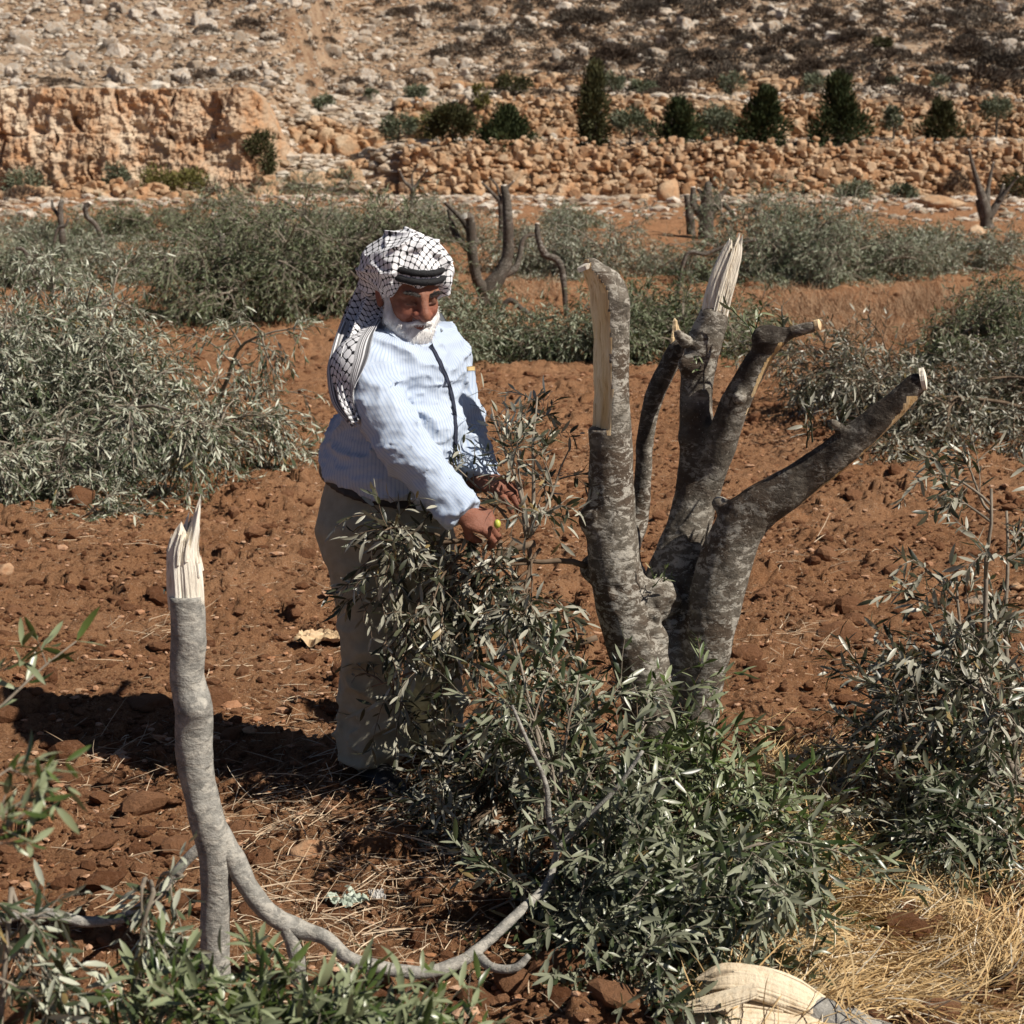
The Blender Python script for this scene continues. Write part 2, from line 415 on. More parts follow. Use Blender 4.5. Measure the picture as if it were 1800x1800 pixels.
def m_shirt():
    k = NM('striped_shirt_cloth'); u = k.attr('su')
    pp = k.math('PINGPONG', k.math('MULTIPLY', u, 1 / .0098), .5)
    st = k.ramp(pp, [(.10, 1.), (.22, 0.)])
    base = k.mix(k.ramp(k.noise(5, 3), [(.3, 0.), (.7, 1.)]), (.44, .51, .62), (.50, .565, .66))
    col = k.mix(k.math('MULTIPLY', st, .5), base, (.25, .34, .52))
    return k.done(col, .85, .2, k.noise(130, 3, .6), .25, .004)
def m_scarf():
    k = NM('checked_scarf_cloth'); u, v, e = k.attr('pu'), k.attr('pv'), k.attr('edge')
    w = k.math('MULTIPLY', k.math('SUBTRACT', k.noise(40, 2), .5), .25)
    a = k.math('PINGPONG', k.math('ADD', k.math('ADD', u, v), w), .5); b = k.math('PINGPONG', k.math('ADD', k.math('SUBTRACT', u, v), w), .5)
    line = k.ramp(k.math('MINIMUM', a, b), [(.040, 1.), (.072, 0.)])
    node = k.ramp(k.math('MAXIMUM', a, b), [(.165, 1.), (.20, 0.)])
    blk = k.math('MAXIMUM', line, node)
    bars = k.ramp(k.math('PINGPONG', k.math('MULTIPLY', e, 3.0), .5), [(.16, 0.), (.24, .8)])
    one = k.math('GREATER_THAN', e, .05)
    blk = k.math('MAXIMUM', k.math('MULTIPLY', blk, k.math('SUBTRACT', 1., one)), k.math('MULTIPLY', bars, one))
    col = k.mix(blk, (.76, .76, .78), (.018, .018, .022))
    return k.done(col, .85, .2, k.noise(120, 3), .2, .003)
def m_skin():
    k = NM('weathered_skin'); c = k.coord()
    col = k.mix(k.ramp(k.noise(22, 4, .6, c), [(.3, 0.), (.7, 1.)]), (.19, .080, .048), (.28, .122, .075))
    col = k.mix(k.attr('red'), col, (.36, .11, .08))
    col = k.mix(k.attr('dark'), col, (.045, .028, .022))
    k.b.inputs['Subsurface Weight'].default_value = .08; k.b.inputs['Subsurface Radius'].default_value = (.01, .004, .002)
    h = k.math('ADD', k.noise(240, 3, .6, c), k.math('MULTIPLY', k.noise(70, 4, .6, c), 1.2))
    return k.done(col, .6, .3, h, .5, .004)

SOIL, CLOD, HILL = m_soil(), m_clod(), m_hill()
STONE_WALL = m_stone('wall_limestone', (.36, .22, .12), (.58, .45, .31), (.42, .215, .10), False, 2.2, .06)
STONE_PALE = m_stone('pale_limestone', (.36, .31, .25), (.70, .64, .56), (.38, .25, .15), True, 2.2, .06)
STONE_RUBBLE = m_stone('hill_rubble', (.33, .27, .20), (.74, .68, .59), (.36, .23, .13), False, 2.2, .06)
STONE_NEAR = m_stone('field_stone', (.34, .20, .11), (.48, .33, .21), (.33, .15, .07), True, 18, .006)
STONE_PEB = m_stone('pebbles', (.30, .14, .07), (.56, .38, .26), (.36, .17, .08), False, 40, .003)
CLIFF = m_stone('cliff_rock', (.46, .33, .22), (.62, .50, .37), (.47, .24, .11), False, 1.6, .14)
LEAF = m_leaf('olive_leaf', (.014, .024, .008), (.055, .072, .030), (.27, .285, .195), .36, .5, .10, .03)
LEAF_DULL = m_leaf('olive_leaf_wilted', (.020, .024, .012), (.085, .088, .052), (.42, .405, .32), .40, .5, .10, .05)
LEAF_GREEN = m_leaf('olive_leaf_fresh', (.024, .046, .009), (.100, .140, .036), (.26, .295, .165), .34, .55, .12, .02)
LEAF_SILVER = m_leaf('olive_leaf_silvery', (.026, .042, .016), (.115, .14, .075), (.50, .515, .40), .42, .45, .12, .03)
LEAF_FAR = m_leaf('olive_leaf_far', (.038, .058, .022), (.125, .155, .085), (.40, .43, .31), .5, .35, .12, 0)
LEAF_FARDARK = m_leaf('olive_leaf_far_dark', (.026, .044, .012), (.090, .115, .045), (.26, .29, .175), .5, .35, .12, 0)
CYPRESS = m_leaf('cypress_green', (.022, .036, .014), (.060, .075, .026), (.05, .065, .025), .7, .2, 0, 0)
CYPRESS2 = m_leaf('cypress_brown_green', (.040, .046, .018), (.085, .082, .032), (.07, .07, .03), .7, .2, 0, 0)
SAPLING = m_leaf('young_olive_green', (.055, .072, .036), (.13, .145, .085), (.18, .20, .13), .6, .3, 0, 0)
YELLOWSHRUB = m_leaf('yellow_green_shrub', (.085, .085, .020), (.19, .175, .05), (.16, .15, .05), .7, .2, 0, 0)
SHRUB = m_leaf('thorny_shrub', (.052, .036, .026), (.135, .100, .074), (.10, .075, .058), .9, .1, 0, 0)
SHRUB2 = m_leaf('grey_shrub', (.062, .050, .040), (.155, .128, .104), (.12, .10, .08), .9, .1, 0, 0)
TWIG = m_flat('olive_twig', (.17, .14, .105), (.29, .25, .20), 25, .85, .2)
TWIGB = m_flat('brown_twig', (.10, .070, .045), (.18, .13, .09), 25, .85, .2)
BARK = m_bark('olive_bark', (.185, .160, .128), (.035, .027, .020), (.080, .056, .039), (.50, .465, .40), .52, .47, True)
BARKG = m_bark('grey_bark', (.36, .345, .31), (.17, .155, .13), (.23, .21, .185), (.50, .47, .41), .46, .56)
BARKF = m_bark('far_bark', (.105, .088, .070), (.05, .038, .03), (.09, .065, .05), (.34, .31, .27), .6, .5)
WOOD = m_wood('fresh_wood', (.84, .76, .62), (.88, .83, .73), (.48, .39, .28))
WOODY = m_wood('yellow_wood', (.60, .38, .15), (.76, .61, .40), (.36, .19, .07))
STRAW = m_tint('dry_straw', (.42, .26, .10), (.66, .50, .28), .7, .3, (.70, .62, .48))
STRAWB = m_tint('brown_dry_grass', (.26, .15, .085), (.42, .29, .18), .85, .2)
CHAFF = m_tint('straw_litter', (.33, .22, .13), (.62, .50, .36), .8, .2)
# ------------------------------------------------------------------ the setting: field, hillside, cliff
def build_field():
    r = np.concatenate([[.02], np.geomspace(.25, 2.7, 50), np.geomspace(2.71, 13, 760), np.geomspace(13.05, 62, 330)])
    half = R(24); dense = np.linspace(-half, half, 820)
    rest = np.linspace(half, 2 * math.pi - half, 42)[1:-1]
    th = np.concatenate([dense, rest]); n, m = len(r), len(th)
    X = r[:, None] * np.sin(th)[None]; Y = r[:, None] * np.cos(th)[None]
    Z = gh_lo(X, Y)
    i = np.arange(n)[:, None] * m + np.arange(m)[None]
    D = gh(X[50:, :820], Y[50:, :820]); f = sstep(40, 20, r[50:])[:, None]
    Z[50:, :820] = D * f + Z[50:, :820] * (1 - f) + (1 - f) * .02 * perlin2(X[50:, :820] * 3, Y[50:, :820] * 3, 14)
    V = np.stack([X, Y, Z], -1).reshape(-1, 3)
    a, b = i[:-1], i[1:]
    F = np.stack([a, b, np.roll(b, -1, 1), np.roll(a, -1, 1)], -1).reshape(-1, 4)
    tag(mesh('ground', V, [F], SOIL), kind='structure')
build_field()

def build_hill():
    x = np.arange(-48, 48.01, .22); y = np.concatenate([np.arange(55, 75, .12), np.arange(75, 140, .4)])
    X, Y = np.meshgrid(x, y); Z = hillz(X, Y)
    Z = Z - .35 * sstep(59, 56, Y) + .05 * perlin2(X * 3.1, Y * 3.1, 34)
    n, m = X.shape; i = np.arange(n * m).reshape(n, m)
    F = np.stack([i[:-1, :-1], i[:-1, 1:], i[1:, 1:], i[1:, :-1]], -1).reshape(-1, 4)
    tag(mesh('hillside', np.stack([X, Y, Z], -1).reshape(-1, 3), [F], HILL), kind='structure')
build_hill()

def build_cliff():
    x = np.arange(-30, -6.9, .055); z = np.arange(1.0, 4.62, .05)
    X, Z = np.meshgrid(x, z)
    ed = sstep(-7.2, -9.5, X)
    warp = .35 * perlin2(X * .9, Z * .9, 43)
    xc = np.floor(X * .62 + warp + .35 * np.floor(Z * .34 + .3 * perlin2(X * .3, 0 * X, 39))); zc = np.floor(Z * .34 + .3 * perlin2(X * .3, 0 * X, 39))
    h_ = hsh(xc.astype(np.int64), zc.astype(np.int64), np.zeros(X.shape, np.int64), 40) / 4294967295.
    fx = np.abs((X * .62 + warp + .35 * zc) % 1 - .5); fz = np.abs((Z * .34 + .3 * perlin2(X * .3, 0 * X, 39)) % 1 - .5)
    gap = sstep(.44, .5, fx) * sstep(-.05, .25, perlin2(X * .6, Z * .8, 38)) + .5 * sstep(.47, .5, fz) * sstep(.05, .3, perlin2(X * .5, Z * .9, 37))
    blk = (h_ - .5) * .46; flute = .10 * (1 - np.abs(perlin2(X * 1.7, Z * .5, 42)) * 2).clip(0, 1) ** 1.5 * (h_ > .35)
    dis = (blk - .34 * gap + flute + .20 * perlin2(X * .8, Z * .7, 44) + .13 * perlin2(X * 2.4, Z * 2.4, 46) + .09 * perlin2(X * 6, Z * 5.0, 47) + .06 * perlin2(X * 14, Z * 12, 48)) * (.3 + .7 * ed)
    batter = .28 * (Z - 1.0) / 3.4
    Y = 61.75 - 1.2 * ed - dis + batter + (1 - ed) * 1.5
    top = Z[-1] * 1.0
    Zt = Z.copy(); Zt *= 1; cut = hillz(X, 63.4 + 0 * X) + .05; Zt = np.minimum(Zt, cut + .0)
    Y = np.where(Z > cut, Y + (Z - cut) * 6.0, Y)
    V = np.stack([X, Y, Zt], -1); tint = np.clip(.5 + 1.6 * perlin2(X * .5, Z * .5, 48) + .5 * perlin2(X * 3, Z * .6, 49), 0, 1)
    n, m = X.shape; i = np.arange(n * m).reshape(n, m)
    F = np.stack([i[:-1, :-1], i[:-1, 1:], i[1:, 1:], i[1:, :-1]], -1).reshape(-1, 4)
    tag(mesh('cliff', V.reshape(-1, 3), [F], CLIFF, attrs={'tint': tint.ravel()}, smooth=False), kind='structure')
build_cliff()

# ------------------------------------------------------------------ dry-stone terrace walls (stones stay in each wall's mesh)
def stone_wall(name, label, x0, x1, yz, smin_, smax_, seed, lean=.35, jag=.5):
    """yz: function x -> (y of the foot, z of the foot, height)"""
    rg = np.random.default_rng(seed); P, S = [], []
    z = 0.
    xs = np.linspace(x0, x1, 40); hmax = max(yz(x)[2] for x in xs)
    while z < hmax:
        u = z / hmax; base = (smax_ * (1 - u) + smin_ * 1.4 * u)
        x = x0 + rg.uniform(0, .2)
        while x < x1:
            w = base * np.clip(np.exp(rg.normal(-.15, .38)), .35, 1.35); yf, zf, h = yz(x)
            if z < h * (1 + jag * .25 * rg.normal()):
                P.append((x + w / 2, yf + lean * z + rg.normal(0, .07), zf + z + rg.normal(0, .05) + base * .3)); S.append((w * .66, w * rg.uniform(.5, .8), w * rg.uniform(.42, .75)))
            x += w * rg.uniform(.82, 1.02)
        z += base * .60
    tint = np.clip(rg.beta(1.2, 1.2, len(P)), 0, 1); mb = MB(); scatter(mb, ROCKW, np.array(P), np.array(S), rg, True, tint)
    # packing behind the stones
    n = 60; bx = np.linspace(x0, x1, n); f = np.array([yz(x) for x in bx])
    lo = np.stack([bx, f[:, 0] + .12, f[:, 1] - .3], -1); hi = np.stack([bx, f[:, 0] + .12 + lean * f[:, 2], f[:, 1] + f[:, 2] * .9], -1); bk = hi + [0, .5, -.1]
    i = np.arange(n - 1)
    mb.add(np.concatenate([lo, hi, bk]), [np.stack([i, i + 1, i + 1 + n, i + n], -1), np.stack([i + n, i + 1 + n, i + 1 + 2 * n, i + 2 * n], -1)], tint=.1)
    return tag(mb.build(name, STONE_WALL, smooth=False), label, 'stone wall')
stone_wall('terrace_wall', 'long dry stone retaining wall of orange boulders along the far edge of the field', -3.9, 20, lambda x: (59.75 + .25 * math.sin(x * .5), .66, 1.95 + .15 * math.sin(x * .9 + 1)), .13, .31, 1, .45)
stone_wall('terrace_wall', 'upper dry stone terrace wall behind the row of dark cypresses', -4.5, 21, lambda x: (65.6 + .3 * math.sin(x * .4 + 2), 2.72, 1.6 + .2 * math.sin(x * .7)), .13, .29, 2, .55)
stone_wall('terrace_wall', 'topmost low tumbled stone wall below the shrub covered slope', -3.0, 22, lambda x: (72.9 + .3 * math.sin(x * .35), 4.85, .55 + .2 * math.sin(x * .8 + .6)), .2, .42, 3, .5)
stone_wall('terrace_wall', 'short rubble wall between the cliff end and the leftmost bushes', -8.4, -3.3, lambda x: (63.9 + .2 * math.sin(x), 2.25, 1.0 + .25 * math.sin(x * 1.6)), .2, .5, 4, .35)
stone_wall('terrace_wall', 'low broken stone bank at the foot of the cliff', -21, -9.2, lambda x: (56.6 + .3 * math.sin(x * .6), .56, .55 + .2 * math.sin(x * .8)), .16, .34, 5, .7)
stone_wall('terrace_wall', 'pale tumbled stone wall in front of the rubble slope', -9.0, -3.6, lambda x: (60.0 + .3 * math.sin(x * .8), .70, .95 + .3 * math.sin(x * 1.1 + 1)), .2, .5, 6, .8)

# ------------------------------------------------------------------ stones of the hillside
def hill_stones():
    rg = np.random.default_rng(11)
    n = 34000
    x = rg.uniform(-30, 30, n); y = 62.5 + 36 * rg.uniform(0, 1, n) ** 1.15
    px = 900 + x / y * FPX
    keep = (np.abs(px - 900) < 1100) & ((px > 500) | (y > 64.0)) & ((px < 560) | (y > 66.9) | (rg.uniform(0, 1, n) < .35))
    band = perlin2(x * .22, y * .5, 51) + .3 * perlin2(x * .8, y * .8, 52)
    keep &= rg.uniform(0, 1, n) < np.clip(.80 + .8 * band + .12 * (px < 700) - .12 * (px > 900), .1, 1)
    x, y = x[keep], y[keep]; n = len(x)
    s = np.clip(np.exp(rg.normal(-2.35, .52, n)), .055, .36) * np.where(rg.uniform(0, 1, n) < .03, 1.25, 1.)
    z = hillz(x, y)
    order = np.argsort(-s / y); x, y, z, s = x[order], y[order], z[order], s[order]
    px = 900 + x / y * FPX; py = 295 - (z - CAM_H) / y * FPX
    vis = np.nonzero((px > 5) & (px < 1795) & (py > 3) & (py < 170))[0][:300]
    proto = [mesh('hill_rock', V, [F], STONE_PALE, smooth=False) for V, F in ROCK3[:5] + ROCKW[:5]]
    for o in proto: COL.objects.unlink(o)
    for j, i in enumerate(vis):
        o = proto[j % len(proto)].copy() if j >= len(proto) else proto[j]
        COL.objects.link(o); o.location = (x[i], y[i], z[i] + s[i] * .12)
        o.scale = (s[i] * rg.uniform(.9, 1.5), s[i] * rg.uniform(.8, 1.2), s[i] * rg.uniform(.7, 1.15)); o.rotation_euler = (rg.normal(0, .15), rg.normal(0, .15), rg.uniform(0, 6.28))
        tag(o, 'pale limestone boulder lying among smaller stones on the hillside', 'boulder', 'limestone boulders strewn over the hillside')
    rest = np.setdiff1d(np.arange(n), vis)
    mb = MB(); S = s[rest][:, None] * rg.uniform([.8, .7, .6], [1.4, 1.1, 1.15], (len(rest), 3)); big = s[rest] > .15
    for msk, tp in ((big, ROCK2), (~big, ROCK1)): scatter(mb, tp, np.stack([x[rest], y[rest], z[rest] + s[rest] * .12], -1)[msk], S[msk], rg)
    # fine gravel and loose blocks between them, the scree left of the walls, and the stones along the field edge
    m = 16000; gx = rg.uniform(-24, 24, m); gy = 62.5 + 30 * rg.uniform(0, 1, m); ok = (gx / gy * FPX + 900 > 480) | (gy > 63.5); gx, gy = gx[ok], gy[ok]
    s2 = rg.uniform(.035, .11, len(gx)); scatter(mb, ROCK1, np.stack([gx, gy, hillz(gx, gy) + .03], -1), s2[:, None] * rg.uniform([.9, .8, .5], [1.4, 1.1, .8], (len(gx), 3)), rg)
    m = 1400; gx = rg.uniform(-8.6, -3.0, m); gy = rg.uniform(60, 67, m); s2 = np.exp(rg.normal(-1.9, .45, m)).clip(.05, .4)
    scatter(mb, ROCK1, np.stack([gx, gy, hillz(gx, gy) + s2 * .2], -1), s2[:, None] * rg.uniform([.9, .8, .5], [1.3, 1.1, .8], (m, 3)), rg)
    m = 700; gx = rg.uniform(-24, -7.8, m); gy = rg.uniform(62.4, 63.6, m); s2 = np.exp(rg.normal(-1.7, .4, m)).clip(.08, .4)
    scatter(mb, ROCK1, np.stack([gx, gy, hillz(gx, gy) + s2 * .3], -1), s2[:, None] * rg.uniform([.9, .8, .6], [1.4, 1.1, .9], (m, 3)), rg)
    m = 2600; gx = rg.uniform(-20, 20, m); gy = 59.6 - 16 * rg.uniform(0, 1, m) ** 1.8; s2 = np.exp(rg.normal(-2.3, .5, m)).clip(.04, .3)
    scatter(mb, ROCK1, np.stack([gx, gy, gh_lo(gx, gy) + s2 * .2], -1), s2[:, None] * rg.uniform([.9, .8, .5], [1.4, 1.1, .8], (m, 3)), rg)
    tag(mb.build('hill_rubble', STONE_RUBBLE, smooth=False), kind='stuff')
hill_stones()

def boulder(name, px, py, Y, sx, sz, label, seed, mat=None, hill=False):
    V, F = ROCK3[seed % len(ROCK3)]; p = at(px, py, Y); z = float(hillz(p[0], p[1]) if hill else gh_lo(p[0], p[1]))
    d = np.array([p[0], p[1], z + sz * .35]); rg = np.random.default_rng(seed); a = rg.uniform(0, 6.28)
    W = V * [sx, sx * .8, sz]; W = np.stack([W[:, 0] * math.cos(a) - W[:, 1] * math.sin(a), W[:, 0] * math.sin(a) + W[:, 1] * math.cos(a), W[:, 2]], -1)
    return tag(mesh(name, W + d, [F], mat or STONE_WALL, attrs={'tint': np.full(len(V), rg.uniform(.3, .9))}), label, 'boulder')
boulder('boulder', 1172, 352, 55, .62, .75, 'large tan boulder standing upright before the long wall', 3)
boulder('boulder', 1125, 335, 56.5, .5, .22, 'flat pale slab beside the large upright boulder', 5)
boulder('boulder', 1655, 365, 50, .75, .38, 'wide pale boulder lying low behind the far brush at right', 6)
boulder('boulder', 1715, 395, 38, .28, .20, 'small white boulder left of the rightmost cut tree', 7)
boulder('boulder', 362, 438, 30, .24, .22, 'white stone beside the single sawn post', 8)
boulder('boulder', 940, 395, 40, .32, .18, 'pale low stone behind the bent bare branch', 9)
boulder('boulder', 380, 312, 58.5, .55, .34, 'brown rounded boulder under the cliff end', 2)

# ------------------------------------------------------------------ foliage
def leaves(mb, B, D, N, L, W, rg, lod=1, curl=.15, tint=None):
    """lance-shaped leaves: B base, D direction, N upper side; lod 0 = 4 vertices, 1 = 6, 2 = 11"""
    n = len(B)
    if not n: return
    D = nrm(D); N = nrm(N - D * np.sum(N * D, -1, keepdims=True)); S = np.cross(D, N)
    L = np.broadcast_to(np.asarray(L, float), (n,)); W = np.broadcast_to(np.asarray(W, float), (n,))
    cu = curl * rg.normal(.8, 1.3, n); tint = rg.uniform(0, 1, n) if tint is None else tint
    def pt(t, side, fold=0.):
        return B + D * (t * L)[:, None] - N * (cu * L * t * t - fold * W)[:, None] + S * (side * W)[:, None]
    if lod == 0:
        V = np.stack([pt(0, 0), pt(.5, .5, .06), pt(1, 0), pt(.5, -.5, .06)], 1); T3 = [[0, 1, 2], [0, 2, 3]]; Q4 = []
    elif lod == 1:
        V = np.stack([pt(0, 0), pt(.33, .46, .10), pt(.72, .40, .08), pt(1, 0), pt(.72, -.40, .08), pt(.33, -.46, .10)], 1); T3 = [[0, 1, 5], [2, 3, 4]]; Q4 = [[1, 2, 4, 5]]
    else:
        V = np.stack([pt(0, 0), pt(.2, .36, .10), pt(.2, 0), pt(.2, -.36, .10), pt(.5, .5, .12), pt(.5, 0), pt(.5, -.5, .12), pt(.8, .34, .08), pt(.8, 0), pt(.8, -.34, .08), pt(1, 0)], 1)
        T3 = [[0, 1, 2], [0, 2, 3], [7, 10, 8], [8, 10, 9]]; Q4 = [[1, 4, 5, 2], [2, 5, 6, 3], [4, 7, 8, 5], [5, 8, 9, 6]]
    k = V.shape[1]; off = (np.arange(n) * k)[:, None, None]
    # winding: the front face is the upper side
    F = [(np.array(q)[None, :, ::-1] + off).reshape(-1, len(q[0])) for q in (T3, Q4) if q]
    mb.add(V.reshape(-1, 3), F, tint=np.repeat(tint, k))
def grow(P0, D0, L, m, rg, droop=.3, wig=.12, floor=.02, up=0.):
    """n branches at once, m+1 points each, kept above the ground"""
    n = len(P0); P = np.empty((n, m + 1, 3)); P[:, 0] = P0; D = nrm(np.asarray(D0, float)); L = np.broadcast_to(np.asarray(L, float), (n,)); st = (L / m)[:, None]
    dr = np.broadcast_to(np.asarray(droop, float), (n,))
    for j in range(m):
        D = D + rg.normal(0, wig, (n, 3)); D[:, 2] -= dr * 1.2 / m * (.5 + j / m) - up / m; D = nrm(D)
        p = P[:, j] + D * st
        g = gh_lo(p[:, 0], p[:, 1]) + floor; low = p[:, 2] < g
        p[:, 2] = np.where(low, g, p[:, 2]); D[:, 2] = np.where(low, np.maximum(D[:, 2], .02), D[:, 2]); P[:, j + 1] = p
    return P
def sprout(P, per, rg, t0=.15, t1=1., ang=(35, 70), flat=0.):
    """origins and directions of side shoots along polylines P"""
    n, m, _ = P.shape; i = np.repeat(np.arange(n), per); t = rg.uniform(t0, t1, len(i)) * (m - 1 - 1e-3)
    k = t.astype(int); f = (t - k)[:, None]; p = P[i, k] * (1 - f) + P[i, k + 1] * f; T = nrm(P[i, k + 1] - P[i, k])
    q = rg.normal(size=(len(i), 3)); q[:, 2] *= (1 - flat); q = nrm(q - T * np.sum(q * T, -1, keepdims=True)); a = np.radians(rg.uniform(*ang, len(i)))[:, None]
    return p, T * np.cos(a) + q * np.sin(a), t / (m - 1)
def leafy(mb, P, spacing, L, rg, lod, W=.2, ang=40, t0=.1, up=.6, flip=.35, curl=.18):
    """opposite pairs of leaves along every polyline"""
    n, m, _ = P.shape
    if n == 0: return
    ln = np.linalg.norm(np.diff(P, axis=1), axis=-1).sum(1).mean(); k = max(2, int(ln * (1 - t0) / spacing))
    t = np.linspace(t0, 1, k)[None] * np.ones((n, 1)) + rg.normal(0, .15 / k, (n, k)); t = t.clip(0, 1) * (m - 1 - 1e-3)
    j = t.astype(int); f = (t - j)[..., None]; i = np.arange(n)[:, None]
    p = P[i, j] * (1 - f) + P[i, j + 1] * f; T = nrm(P[i, j + 1] - P[i, j])
    ref = nrm(rg.normal(size=(n, 1, 3))); a = nrm(np.cross(T, ref)); b = np.cross(T, a)
    ph = (np.arange(k) % 2 * (math.pi / 2))[None, :, None] + rg.normal(0, .4, (n, k, 1))
    q = a * np.cos(ph) + b * np.sin(ph)
    for sgn in (1, -1):
        an = np.radians(rg.normal(ang, 14, (n, k, 1))); D = T * np.cos(an) + sgn * q * np.sin(an); D[..., 2] -= .12
        U = up * np.array([0, 0, 1.]) + (1 - up) * T + rg.normal(0, .35, (n, k, 3))
        U = np.where(rg.uniform(0, 1, (n, k, 1)) < flip, -U, U)
        keep = rg.uniform(0, 1, (n, k)) < .93
        LL = L * rg.uniform(.45, 1.2, (n, k))
        leaves(mb, p[keep], D[keep], U[keep], LL[keep], LL[keep] * W, rg, lod, curl)
def brush(name, label, cat, base, mains, rg, leafmat, group=None, nsub=10, ntw=7, sub=(.35, .7), tw=(.15, .32), leaf=.058, spacing=.024, lod=1, r0=.016, droop=.5,
          twdroop=.6, wig=.10, twigmat=None, W=.2, flip=.35, segs=8, ang=40, main_leaf=False, t0=.2, floor=.02, updrift=0., held=None):
    """one cut olive bough or heap of boughs: part branches, part foliage"""
    root = thing(name, base, label, cat, group)
    P0 = np.array([m[0] for m in mains], float); D0 = np.array([m[1] for m in mains], float); L0 = np.array([m[2] for m in mains], float)
    A = grow(P0, D0, L0, segs, rg, droop, wig, floor, updrift)
    sp, sd, st_ = sprout(A, nsub, rg, t0, 1.); B = grow(sp, sd, rg.uniform(*sub, len(sp)) * (1.15 - .5 * st_), 6, rg, droop * 1.1, wig, floor)
    tp, td, _ = sprout(B, ntw, rg, .12, 1.); C = grow(tp, td, rg.uniform(*tw, len(tp)), 5, rg, twdroop, wig * 1.1, floor)
    st = MB()
    V, F = tubes(A, np.linspace(1, .35, segs + 1)[None] * (r0 * (L0 / L0.max()))[:, None], 7); st.add(V, F)
    V, F = tubes(B, np.linspace(.42, .14, 7)[None] * r0 + np.zeros((len(B), 1)), 5 if lod else 3, False); st.add(V, F)
    V, F = tubes(C, np.linspace(.16, .07, 6)[None] * r0 + np.zeros((len(C), 1)), 3, False); st.add(V, F)
    if held is not None:                            # stems that carry the spray: down to the soil, or back to the limb it grows on
        for s in P0:
            px = 900 + s[0] / s[1] * FPX; foot = held if (px > 0 and s[2] > .45) else np.array([s[0] * 1.06, s[1] - .12, -.05])
            V, F = tubes(catmull([foot, foot * .5 + s * .5 + [0, -.02, .04], s], 10)[None], np.linspace(r0 * 1.3, r0, 10)[None], 6); st.add(V, F)
    st.build('branches', twigmat or TWIG, root)
    lf = MB(); leafy(lf, C, spacing, leaf, rg, lod, W, ang, flip=flip); leafy(lf, B[:, 3:], spacing * 1.6, leaf, rg, lod, W, ang, flip=flip)
    if main_leaf: leafy(lf, A, spacing * .8, leaf, rg, lod, W, ang, .35, flip=flip)
    lf.build('foliage', leafmat, root, smooth=(lod == 2))
    return root
def heap_mains(rg, p0, p1, n, h, spread=.25, L=(.7, 1.2), outward=(0, -1, 0), up=(.2, .9)):
    """boughs starting along the ground line p0-p1, fanning up and outwards"""
    out = []
    p0, p1 = np.asarray(p0, float), np.asarray(p1, float)
    for i in range(n):
        t = rg.uniform(0, 1); s = p0 * (1 - t) + p1 * t + np.array([rg.normal(0, spread), rg.normal(0, spread), 0]); s[2] = gh_lo(s[0], s[1]) + rg.uniform(.03, .35) * h
        a = rg.uniform(0, 2 * math.pi); d = np.array([math.cos(a), math.sin(a) * .9, rg.uniform(*up)]) + np.asarray(outward) * rg.uniform(0, .6)
        out.append((s, d, rg.uniform(*L) * h))
    return out

